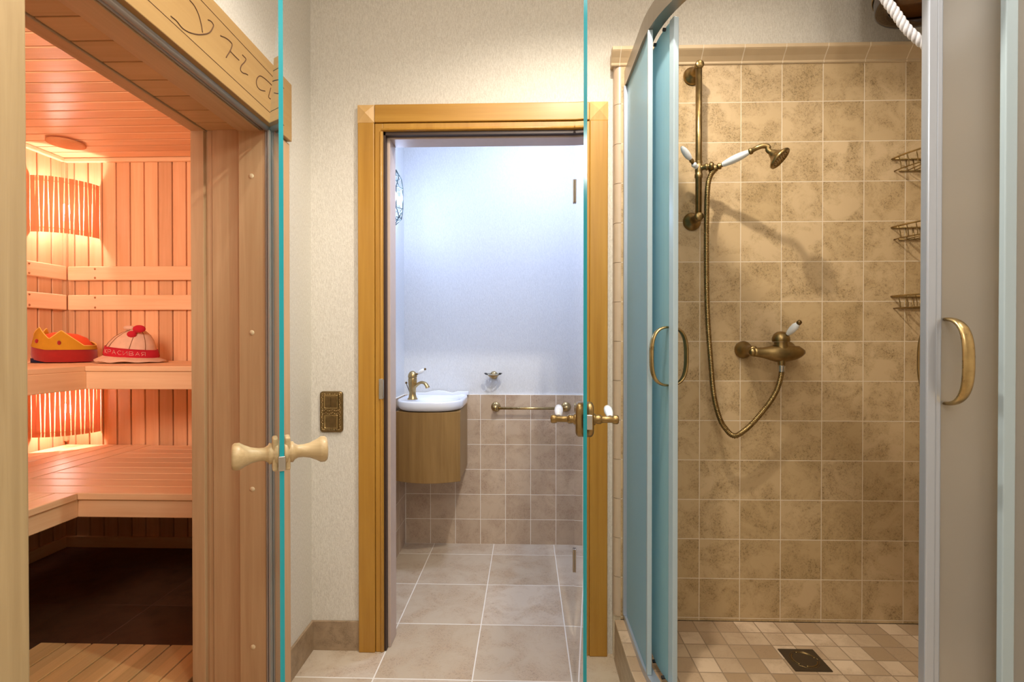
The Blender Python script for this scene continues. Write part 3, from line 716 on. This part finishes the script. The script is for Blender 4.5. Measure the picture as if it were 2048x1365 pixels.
# embroidered word on the band
LET = {'К': [[(0, 0), (0, 1)], [(.7, 1), (0, .5), (.7, 0)]], 'Р': [[(0, 0), (0, 1), (.6, 1), (.7, .75), (.6, .5), (0, .5)]], 'А': [[(0, 0), (.35, 1), (.7, 0)], [(.15, .4), (.55, .4)]],
       'С': [[(.7, .9), (.3, 1), (0, .5), (.3, 0), (.7, .1)]], 'И': [[(0, 1), (0, 0), (.7, 1), (.7, 0)]], 'В': [[(0, 0), (0, 1), (.55, 1), (.6, .75), (.5, .52), (0, .52), (.6, .45), (.7, .2), (.55, 0), (0, 0)]],
       'Я': [[(.7, 0), (.7, 1), (.1, 1), (0, .75), (.1, .5), (.7, .5)], [(.4, .5), (0, 0)]]}
b = MB()
for i, ch in enumerate('КРАСИВАЯ'):
    for st in LET[ch]:
        pts = []
        for u, v_ in st:
            a = math.radians(-122 + (i + u) * 12.2 ); pts.append(T2(.1195 * math.cos(a), .1022 * math.sin(a), .043 + .019 * v_))
        b.tube(pts, .0011, 5)
b.build('embroidery', M_thread, h2)

# ------------------------------------------------------------------ toilet fittings
cb = thing('vanity_cabinet', 'small wall-hung wooden vanity cabinet with bowed front in the toilet corner', 'cabinet', (-.492, 2.70, .445))
MB().prism([(-.652, 2.864), (-.652, 2.56), (-.334, 2.56), (-.334, 2.864)], .448, .799, 'z').build('body', M_cab, cb, bevel=.002)
fp = [(-.655, 2.557), (-.655, 2.535)] + [(-.655 + .324 * t, 2.535 - .048 * math.sin(PI * t) ** .9) for t in [i / 18 for i in range(1, 18)]] + [(-.331, 2.535), (-.331, 2.557)]
MB().prism(fp, .445, .796, 'z').build('door', M_cab, cb, bevel=.002)
sk = thing('washbasin', 'small white ceramic washbasin on the wooden vanity', 'washbasin', (-.49, 2.70, .80))
N = 80
def outl(s_, z, dz=0):
    pts = []
    for k in range(N):
        t = 2 * PI * k / N; c, s2 = math.cos(t), math.sin(t)
        e = .42; x = math.copysign(abs(c) ** e, c) * .170; y = math.copysign(abs(s2) ** e, s2) * .175
        if s2 < 0: y -= .040 * max(0, 1 - (x / .16) ** 2)
        if s2 < -.4: x *= .985
        pts.append((-.492 + x * s_, 2.688 + y * s_, z))
    return pts
def bowl(rx, ry, z): return [(-.470 + rx * math.cos(2 * PI * k / N), 2.672 + ry * math.sin(2 * PI * k / N), z) for k in range(N)]
b = MB()
b.rings([outl(.93, .801), outl(.985, .812), outl(1.0, .824), outl(1.0, .842), outl(.985, .850), outl(.955, .850), outl(.93, .846), bowl(.118, .128, .844), bowl(.112, .120, .834), bowl(.088, .095, .814), bowl(.045, .05, .806), bowl(.012, .012, .805)], cap1=True)
b.build('basin', M_sink, sk)
b = MB(); b.rings([[( -.492 + sx * (.168 - i), y, z) for sx, y, z in ((-1, 2.862, .845), (1, 2.862, .845), (1, 2.862, .866), (.62, 2.862, .866), (.45, 2.862, .858), (.2, 2.862, .868), (0, 2.862, .872), (-.2, 2.862, .868), (-.45, 2.862, .858), (-1, 2.862, .858))] for i in (0,)] + [[(-.492 + sx * .168, 2.842, z) for sx, z in ((-1, .845), (1, .845), (1, .866), (.62, .866), (.45, .858), (.2, .868), (0, .872), (-.2, .868), (-.45, .858), (-1, .858))]], sm=False)
b.build('back_ledge', M_sink, sk, bevel=.003)
MB().lathe([(0, .003), (.013, .003), (.016, 0)], (-.470, 2.672, .8055), (0, 0, 1), 20).build('waste', M_brassd, sk)
MB().lathe([(0, .0012), (.006, .0012), (.007, 0)], (-.455, 2.56, .8345), (0, -.0, 1), 14).build('overflow', M_black, sk)

fc = thing('faucet', 'antique brass single-lever faucet at the left of the washbasin', 'faucet', (-.590, 2.62, .850))
fx, fy = -.590, 2.62
MB().lathe([(.0, 0), (.026, 0), (.026, .004), (.021, .010), (.0165, .030), (.0175, .048), (.021, .068), (.0225, .086), (.0225, .108), (.021, .112), (0, .112)], (fx, fy, .846), (0, 0, 1), 28).build('body', M_brass2, fc)
MB().lathe([(.0215, .1125), (.0235, .115), (.0235, .122), (.021, .132), (.015, .142), (.006, .147), (0, .148)], (fx, fy, .846), (0, 0, 1), 28).build('cap', M_brass2, fc)
b = MB(); b.tube(smooth([(fx + .010, fy - .004, .908), (fx + .025, fy - .010, .922), (fx + .048, fy - .020, .935), (fx + .070, fy - .030, .932), (fx + .083, fy - .036, .918), (fx + .087, fy - .038, .909)], 5), [.010] * 8 + [.0095] * 8 + [.0105] * 6 + [.012] * 4, 16, flat=(.8, 1.15)); b.build('spout', M_brass2, fc)
lv = MB().tube([(fx + .008, fy - .004, .972), (fx + .030, fy - .008, .980)], .005, 12).build('lever', M_brassd, fc)
b = MB(); b.tube([(fx + .030 + .034 * i / 8, fy - .008 - .004 * i / 8, .980 + .022 * i / 8) for i in range(9)], [.005 + .006 * math.sin(PI * (i + .6) / 9.4) for i in range(9)], 16); b.build('lever_grip', M_porc, lv)
MB().ball((fx + .068, fy - .013, 1.004), .006, 12).build('lever_tip', M_brassd, lv)
MB().tube([(fx - .018, fy + .008, .885), (fx - .034, fy + .010, .925)], .002, 8).ball((fx - .035, fy + .010, .931), .006, 12).build('pop_up_rod', M_brassd, fc)

sd = thing('soap_dish', 'small brass soap dish holder with clear glass dish on the white toilet wall', 'soap dish', (-.184, 2.865, .955))
MB().lathe([(.0, .0), (.022, .0), (.022, .004), (.012, .008), (.008, .012), (.008, .03), (0, .03)], (-.184, 2.8749, .955), (0, -1, 0), 24).build('wall_mount', M_brass2, sd)
MB().lathe([(.012, -.012), (.02, -.008), (.030, 0), (.035, .006), (.033, .007), (.028, .002), (0, .0)], (-.184, 2.822, .956), (0, 0, 1), 28).build('cup', M_brass2, sd)
b = MB(); b.rings([[(-.184 + rx * math.cos(2 * PI * k / 40), 2.80 + ry * math.sin(2 * PI * k / 40), z) for k in range(40)] for rx, ry, z in ((.03, .03, .963), (.042, .038, .966), (.050, .044, .972), (.052, .046, .972), (.043, .040, .963), (.03, .03, .960))], cap0=False, cap1=False)
b.build('glass_dish', M_lglass, sd)

tb = thing('towel_bar', 'antique brass towel bar on the tiled toilet wall', 'towel rail', (.02, 2.865, .775))
b = MB(); b.tube([(-.165, 2.812, .776), (.215, 2.812, .776)], .0075, 14); b.build('bar', M_brass2, tb)
for xx in (-.172, .222):
    MB().lathe([(0, 0), (.026, 0), (.027, .004), (.024, .007), (.018, .009), (.017, .013), (.011, .016), (.010, .036), (.014, .042), (.0165, .050), (.015, .060), (.009, .066), (0, .067)], (xx, 2.865, .778), (0, -1, 0), 28).build('flange', M_brass2, tb)

ln = thing('wall_lantern', 'lit geometric glass wall lantern at the left edge of the toilet', 'wall lamp', (-.695, 2.5, 1.86))
LC = Vector((-.652, 2.5, 0))
def hexr(r, z, off=0): return [LC + Vector((r * math.cos(math.radians(60 * k + off)), r * 1.3 * math.sin(math.radians(60 * k + off)), z)) for k in range(6)]
R0, R1, R2, R3, R4 = hexr(.008, 1.995), hexr(.034, 1.955, 30), hexr(.042, 1.90), hexr(.042, 1.80, 0), hexr(.034, 1.755, 30)
R5 = hexr(.006, 1.722)
b = MB()
def ln_(p, q): b.tube([p, q], .0021, 6)
for A in (R1, R2, R3, R4):
    for k in range(6): ln_(A[k], A[(k + 1) % 6])
for k in range(6):
    ln_(R0[k], R1[k]); ln_(R1[k], R2[k]); ln_(R2[k], R3[k]); ln_(R3[k], R4[k]); ln_(R3[(k + 1) % 6], R4[k]); ln_(R4[k], R5[k])
b.build('wire_cage', M_lant, ln)
b = MB(); b.rings([hexr(.038, 1.895), hexr(.038, 1.805)], cap0=False, cap1=False, sm=False); b.build('glass_shade', M_lglass, ln)
MB().ball(LC + Vector((0, 0, 1.865)), .016, 16, sc=(1, 1, 1.5)).build('bulb', M_bulbw, ln)
MB().box(-.6949, -.685, 2.47, 2.53, 1.80, 1.92).tube([(-.69, 2.5, 1.905), (-.652, 2.5, 1.905)], .004, 8).build('bracket', M_lant, ln)

# ------------------------------------------------------------------ shower fittings
rr = thing('shower_riser_rail', 'antique brass riser rail with slider on the travertine shower wall', 'riser rail', (.587, 1.83, 1.57))
b = MB(); b.tube([(.587, 1.758, 1.560), (.587, 1.758, 2.098)], .0108, 20); b.build('bar', M_brass, rr)
for zz in (2.088, 1.573):
    b = MB(); b.lathe([(0, 0), (.031, 0), (.032, .004), (.029, .010), (.022, .017), (.015, .022), (.0125, .030), (.0125, .070), (.0145, .072), (.0145, .082), (.012, .085), (0, .085)], (.587, 1.8298, zz), (0, -1, 0), 28)
    b.build('wall_bracket', M_brass, rr)
sl = MB().lathe([(.0125, 0), (.0135, .003), (.0135, .012), (.0115, .015), (.0125, .020), (.0125, .042), (.011, .046), (.0125, .050), (.0125, .056)], (.587, 1.758, 1.706), (0, 0, 1), 24).build('slider', M_brass, rr)
b = MB(); b.lathe([(.009, 0), (.009, .012), (.012, .014), (.012, .020), (.0085, .022), (.0085, .026), (.013, .028), (.013, .036), (.008, .040)], (.594, 1.752, 1.738), (.9, -.42, .05), 20); b.build('slider_arm', M_brass, sl)
b = MB(); b.lathe([(.008, 0), (.008, .010), (.0095, .014), (.008, .018), (.005, .022)], (.578, 1.752, 1.741), (-.75, -.5, .35), 18); b.build('slider_knob', M_porc, sl)
P0 = Vector((.562, 1.742, 1.753)); PD = Vector((-.60, -.28, .62)).normalized()
MB().lathe([(.0, -.004), (.006, -.002), (.0065, .004), (.008, .008), (.006, .011), (.0065, .014)], P0, PD, 16).build('lever_neck', M_brass, sl)
MB().lathe([(.006, .013), (.010, .024), (.0115, .038), (.010, .054), (.006, .064), (.003, .068)], P0, PD, 18).build('lever_grip', M_porc, sl)

hs = thing('hand_shower', 'brass hand shower with white porcelain handle held on the riser rail', 'hand shower', (.64, 1.71, 1.735))
A = Vector((.634, 1.745, 1.732)); B = Vector((.728, 1.655, 1.762)); D = (B - A).normalized()
MB().lathe([(0, -.016), (.009, -.016), (.0095, -.004), (.0125, -.002), (.0125, .008), (.0095, .010), (.0085, .014), (.011, .017), (.011, .021), (.007, .024), (.0075, .030)], A, D, 24).build('collar', M_brass, hs)
MB().lathe([(.0065, .028), (.0095, .036), (.0125, .060), (.0130, .078), (.0115, .098), (.008, .116), (.0075, .120)], A, D, 24).build('handle', M_porc, hs)
MB().lathe([(.008, .118), (.0105, .120), (.0105, .126), (.0075, .129)], A, D, 20).build('ferrule', M_brass, hs)
Q = A + D * .126
HC = Vector((.791, 1.620, 1.722)); HN = Vector((.60, -.38, -.70)).normalized()
neck = smooth([Q, Q + D * .016 + Vector((0, 0, .001)), (.750, 1.642, 1.7685), (.763, 1.637, 1.7640), HC - HN * .044, HC - HN * .026], 5)
MB().tube(neck, [.0070 + .0020 * i / len(neck) for i in range(len(neck))], 16).build('neck', M_brass, hs)
MB().lathe([(.009, -.034), (.012, -.030), (.015, -.022), (.022, -.012), (.033, -.004), (.036, 0), (.036, .005), (.033, .007), (.031, .005), (0, .006)], HC, HN, 36).build('head', M_brass, hs)
b = MB()
ue = HN.cross(Vector((0, 0, 1))).normalized(); ve = HN.cross(ue)
for ring, nn in ((.008, 6), (.016, 12), (.024, 18)):
    for k in range(nn): t = 2 * PI * k / nn; b.ball(HC + HN * .006 + ue * ring * math.cos(t) + ve * ring * math.sin(t), .0012, 6)
b.build('nozzles', M_brassd, hs)

ho = smooth([(.632, 1.744, 1.724), (.6215, 1.742, 1.709), (.612, 1.742, 1.668), (.609, 1.744, 1.546), (.611, 1.748, 1.359), (.616, 1.75, 1.222), (.626, 1.75, 1.085), (.638, 1.752, .965), (.660, 1.755, .883), (.686, 1.757, .842), (.705, 1.758, .826), (.724, 1.758, .829), (.764, 1.755, .863), (.812, 1.75, .923), (.842, 1.745, .974), (.855, 1.74, 1.02), (.858, 1.7365, 1.048)], 26)
L_ = 0; rs = []
for i, p_ in enumerate(ho):
    if i: L_ += (p_ - ho[i - 1]).length
    rs.append(.0070 + .0009 * math.sin(L_ / .0052 * 2 * PI))
# resample finely for the ribbing
fine = []; acc = 0; step = .0013
for i in range(len(ho) - 1):
    a, c = ho[i], ho[i + 1]; l = (c - a).length; nn = max(1, int(l / step))
    for k in range(nn): fine.append(a.lerp(c, k / nn))
Lc = 0; rs = []
for i, p_ in enumerate(fine):
    if i: Lc += (p_ - fine[i - 1]).length
    rs.append(.0086 + .0011 * math.sin(Lc / .0055 * 2 * PI))
hz = thing('shower_hose', 'ribbed brass shower hose looping down to the mixer', 'hose', (.705, 1.758, .82))
MB().tube(fine, rs, 10).build('ribbed_hose', M_brass, hz)
MB().lathe([(.0105, 0), (.0105, .012), (.0115, .014), (.0115, .020)], (.858, 1.7365, 1.046), (0, 0, 1), 20).build('hose_nut', M_steel, hz)

mx = thing('shower_mixer', 'antique brass shower mixer with white lever on the tiled shower wall', 'mixer tap', (.855, 1.83, 1.11))
b = MB()
pts = [(.764 + .172 * i / 14, 1.742, 1.112 - .004 * math.sin(PI * i / 14)) for i in range(15)]
rad = [.0150, .0158, .0168, .0185, .0215, .0255, .029, .031, .031, .030, .028, .0255, .022, .017, .008]
b.tube(pts, rad, 24, flat=(1, .9)); b.ball(pts[0], .0150, 18)
b.lathe([(.026, 0), (.024, .014), (.0215, .030), (.0225, .034)], (.858, 1.742, 1.112), (0, 0, 1), 26)
b.lathe([(.016, 0), (.013, -.020), (.0115, -.040)], (.858, 1.737, 1.108), (0, 0, 1), 20)
b.build('body', M_brass, mx)
for xx in (.768, .920):
    MB().lathe([(0, 0), (.030, 0), (.031, .005), (.028, .014), (.021, .024), (.016, .032), (.014, .062), (.015, .085), (.013, .092), (0, .093)] if xx < .8 else [(0, 0), (.030, 0), (.031, .005), (.028, .014), (.021, .024), (.016, .032), (.014, .078), (0, .078)], (xx, 1.8298, 1.118), (0, -1, 0), 28).build('wall_flange', M_brass, mx)
MB().lathe([(.0265, 0), (.0285, .004), (.0275, .014), (.023, .025), (.013, .033), (0, .035)], (.858, 1.742, 1.147), (0, 0, 1), 28).build('cap', M_brass, mx)
P0 = Vector((.866, 1.726, 1.166)); PD = Vector((.24, -.60, .55)).normalized()
MB().lathe([(.008, -.004), (.0065, .006), (.006, .010)], P0, PD, 16).build('lever_neck', M_brassd, mx)
MB().lathe([(.006, .009), (.0095, .018), (.0120, .034), (.0115, .050), (.0075, .060), (.0065, .062)], P0, PD, 20).build('lever_grip', M_porc, mx)
MB().lathe([(.0065, .061), (.008, .064), (.0075, .071), (.004, .074), (0, .075)], P0, PD, 16).build('lever_tip', M_brassd, mx)

# corner baskets
def basket(zt, label):
    k = thing('corner_basket', label, 'shower basket', (1.515, 1.83, zt - .06), 'wire corner baskets in the shower')
    cx, cy = 1.515, 1.83
    def Q(a, r, z): return (cx - r * math.cos(a), cy - r * math.sin(a), z)
    R = .232
    AR = [math.radians(90 * i / 18) for i in range(19)]
    a_ = [Q(a, R, zt) for a in AR]
    b = MB(); b.tube(a_, .0032, 8); b.tube([(cx - R, cy - .003, zt), (cx - .003, cy - .003, zt)], .0032, 8); b.tube([(cx - .003, cy - .003, zt), (cx - .003, cy - R, zt)], .0032, 8); b.build('top_rim', M_brass2, k)
    b = MB(); b.tube([Q(a, R - .009, zt - .042) for a in AR], .0022, 8); b.tube([(cx - R + .022, cy - .004, zt - .042), (cx - .004, cy - .004, zt - .042)], .0022, 8); b.tube([(cx - .004, cy - .004, zt - .042), (cx - .004, cy - R + .022, zt - .042)], .0022, 8); b.build('base_ring', M_brass, k)
    for i in range(1, 12):
        a = math.radians(90 * i / 12)
        MB().tube(smooth([Q(a, R, zt), Q(a, R - .008, zt - .025), Q(a, R - .009, zt - .042)], 3), .0016, 6).build('side_wire', M_brass, k)
    for i in range(1, 9):
        x = cx - R + .022 + (R - .009) * i / 9
        dy = math.sqrt(max(0, (R - .009) ** 2 - (cx - x) ** 2))
        MB().tube([(x, cy - .003, zt - .002), (x, cy - .005, zt - .03), (x, cy - .012, zt - .043), (x, cy - dy, zt - .042)], .0016, 6).build('floor_wire', M_brass, k)
    return k
basket(1.788, 'topmost of three brass wire corner baskets in the shower')
basket(1.548, 'middle of three brass wire corner baskets in the shower')
basket(1.306, 'lowest of three brass wire corner baskets, level with the camera, in the shower')

# floor drain
dr = thing('floor_drain', 'square dark bronze drain grate in the mosaic shower floor', 'drain', (.868, 1.61, .15))
x0, x1, y0, y1 = .812, .924, 1.554, 1.664
b = MB(); b.box(x0, x1, y0, y1, .1503, .1535); b.build('plate', plain('dark_bronze', (.085, .06, .035), .4, .6), dr, bevel=.001)
b = MB()
for a0 in (10, 130, 250):
    b.tube([(.868 + .036 * math.cos(math.radians(a0 + 95 * i / 12)), 1.609 + .036 * math.sin(math.radians(a0 + 95 * i / 12)), .1535) for i in range(13)], .0022, 6)
b.tube([(.868 + .042 * math.cos(2 * PI * i / 30), 1.609 + .042 * math.sin(2 * PI * i / 30), .1534) for i in range(31)], .0009, 6)
b.build('grate_ring', M_brass, dr)

# wooden dousing bucket with rope
bk = thing('dousing_bucket', 'dark lacquered wooden dousing bucket mounted high above the shower', 'bucket', (1.25, 1.6, 2.2))
bc = Vector((1.255, 1.605, 0))
b = MB(); b.lathe([(.118, 2.212), (.118, 2.200), (.150, 2.198), (.156, 2.204), (.158, 2.30), (.170, 2.50), (.158, 2.50), (.146, 2.30), (.118, 2.214)], bc, (0, 0, 1), 48); b.build('staves', M_bucketd, bk)
b = MB(); b.lathe([(0, 2.214), (.1175, 2.214), (.1175, 2.226), (0, 2.226)], bc, (0, 0, 1), 40); b.build('bottom', M_bucket, bk)
b = MB(); b.lathe([(.1595, 2.24), (.1615, 2.24), (.1625, 2.27), (.1605, 2.27)], bc, (0, 0, 1), 40); b.build('hoop', M_brass, bk)
b = MB(); b.box(1.30, 1.36, 1.76, 1.8698, 2.30, 2.40); b.build('wall_bracket', M_bucket, bk, bevel=.004)
rp = thing('rope', 'thick white twisted pull rope hanging below the wooden bucket', 'rope', (1.0, 1.40, 2.0))
rpath = smooth([(.905, 1.42, 2.36), (.925, 1.42, 2.22), (.955, 1.42, 2.119), (.978, 1.42, 2.078), (1.002, 1.42, 2.044), (1.031, 1.42, 2.002), (1.062, 1.42, 1.971), (1.089, 1.42, 1.951), (1.122, 1.42, 1.943), (1.155, 1.42, 1.960), (1.185, 1.42, 2.007), (1.20, 1.42, 2.10)], 10)
b = MB()
for s_ in range(3):
    L_ = 0; pp = []; u = Vector((0, 1, 0))
    for i, p_ in enumerate(rpath):
        t = (rpath[min(i + 1, len(rpath) - 1)] - rpath[max(i - 1, 0)]).normalized(); v_ = t.cross(u).normalized()
        if i: L_ += (p_ - rpath[i - 1]).length
        a = L_ / .045 * 2 * PI + s_ * 2 * PI / 3
        pp.append(p_ + (u * math.cos(a) + v_ * math.sin(a)) * .0058)
    b.tube(pp, .0066, 10)
b.build('strands', M_rope, rp)

# ------------------------------------------------------------------ shower enclosure
en = thing('shower_enclosure', 'quadrant shower enclosure of frosted glass with silvery rails and sliding doors', 'shower enclosure', (CX, CY, .15))
def qpath(R, n=24, far=1.829, right=1.514):
    return [(CX - R, far)] + [(CX + R * math.cos(math.radians(180 + 90 * i / n)), CY + R * math.sin(math.radians(180 + 90 * i / n))) for i in range(n + 1)] + [(right, CY - R)]
def ribbon(b, pin, pout, z0, z1, mi=0):
    n = len(pin)
    for i in range(n - 1):
        b.add([(*pin[i], z0), (*pin[i + 1], z0), (*pout[i + 1], z0), (*pout[i], z0), (*pin[i], z1), (*pin[i + 1], z1), (*pout[i + 1], z1), (*pout[i], z1)],
              [(0, 1, 2, 3), (4, 7, 6, 5), (0, 4, 5, 1), (3, 2, 6, 7)] + ([(0, 3, 7, 4)] if i == 0 else []) + ([(1, 5, 6, 2)] if i == n - 2 else []), mi, False)
    return b
o = ribbon(MB(), qpath(.478), qpath(.512), 2.052, 2.110).build('top_rail', M_champ, en)
o = ribbon(MB(), qpath(.485), qpath(.512), .1505, .172).build('bottom_rail', M_alu, en)
ribbon(MB(), [(CX - .498, 1.829), (CX - .498, 1.50)], [(CX - .504, 1.829), (CX - .504, 1.50)], .172, 2.052).build('fixed_side_panel', M_frost, en)
ribbon(MB(), [(.985, CY - .498), (1.512, CY - .498)], [(.985, CY - .504), (1.512, CY - .504)], .172, 2.052).build('fixed_front_panel', M_frostf, en)
MB().box(CX - .516, CX - .490, 1.812, 1.8295, .172, 2.052).build('wall_profile', M_alu, en, bevel=.002)
MB().box(1.488, 1.5145, CY - .516, CY - .486, .172, 2.052).build('wall_profile', M_alu, en, bevel=.002)
MB().box(CX - .508, CX - .494, 1.490, 1.503, .172, 2.052).build('side_stile', M_plast, en, bevel=.002)
MB().box(.962, .986, CY - .507, CY - .493, .172, 2.052).build('front_stile', M_plast, en, bevel=.002)
# sliding doors on an inner track
def dpath(R, a0, a1, n=14): return [(CX + R * math.cos(math.radians(a0 + (a1 - a0) * i / n)), CY + R * math.sin(math.radians(a0 + (a1 - a0) * i / n))) for i in range(n + 1)]
Rd = .468
LP = lambda R: [(CX - R, 1.79)] + dpath(R, 180, 195.8, 8)
RP = lambda R: dpath(R, 269, 270, 3) + [(1.30, CY - R)]
dl = ribbon(MB(), LP(Rd - .003), LP(Rd + .003), .180, 2.045).build('left_sliding_door', M_frost, en)
drr = ribbon(MB(), RP(Rd - .003), RP(Rd + .003), .180, 2.045).build('right_sliding_door', M_frostf, en)
ribbon(MB(), dpath(Rd - .008, 194.4, 197.3, 3), dpath(Rd + .008, 194.4, 197.3, 3), .180, 2.045).build('leading_stile', M_plast, dl, bevel=.002)
b = MB(); ribbon(b, dpath(Rd - .011, 266.6, 269.0, 3), dpath(Rd + .011, 266.6, 269.0, 3), .180, 2.045); ribbon(b, dpath(Rd - .007, 269.0, 270.6, 2), dpath(Rd + .007, 269.0, 270.6, 2), .180, 2.045)
b.build('leading_stile', M_alu, drr, bevel=.003)
# rollers
for a, rt in ((190.5, dl), (181.5, dl)):
    for zz in (2.040, .178):
        c = Vector((CX + (Rd - .012) * math.cos(math.radians(a)), CY + (Rd - .012) * math.sin(math.radians(a)), zz))
        ra = Vector((math.cos(math.radians(a)), math.sin(math.radians(a)), 0))
        MB().lathe([(0, -.010), (.009, -.009), (.0125, -.004), (.0125, .004), (.009, .008), (.005, .010), (.005, .022), (0, .022)], c, ra, 20).build('roller', M_black, rt)
def handle(parent, base, nrm, tan_sign, zc, H, out, w_, th, mat):
    """C-shaped bow handle: two ends on the glass, belly away from it"""
    base = Vector(base); nrm = Vector(nrm).normalized(); n_ = 28; pts = []; rs_ = []
    for i in range(n_ + 1):
        t = -1 + 2 * i / n_
        o_ = out * (1 - abs(t) ** 2.6)
        pts.append(base + nrm * (o_ + .001) + Vector((0, 0, zc + H / 2 * math.sin(t * PI / 2 * .98))))
        rs_.append(w_ * (.62 + .38 * (1 - t * t)))
    tdir = nrm.cross(Vector((0, 0, 1)))
    MB().tube(pts, rs_, 18, flat=(th, 1.0), upv=nrm).build('handle', mat, parent)
al = math.radians(193.0); nl = Vector((math.cos(al), math.sin(al), 0)); pl_ = Vector((CX, CY, 0)) + nl * (Rd + .003)
handle(dl, (pl_.x, pl_.y, 0), nl, 1, 1.106, .165, .050, .010, .55, M_brass2)
pl_ = Vector((CX, CY, 0)) + nl * (Rd - .003); handle(dl, (pl_.x, pl_.y, 0), -nl, 1, 1.106, .165, .050, .010, .55, M_brass)
al = math.radians(272.0); nl = Vector((math.cos(al), math.sin(al), 0)); pl_ = Vector((CX, CY, 0)) + nl * (Rd + .003)
handle(drr, (pl_.x, pl_.y, 0), nl, 1, 1.107, .176, .052, .0125, .5, M_brass2)
pl_ = Vector((CX, CY, 0)) + nl * (Rd - .003); handle(drr, (pl_.x, pl_.y, 0), -nl, 1, 1.107, .176, .052, .0125, .5, M_brass)
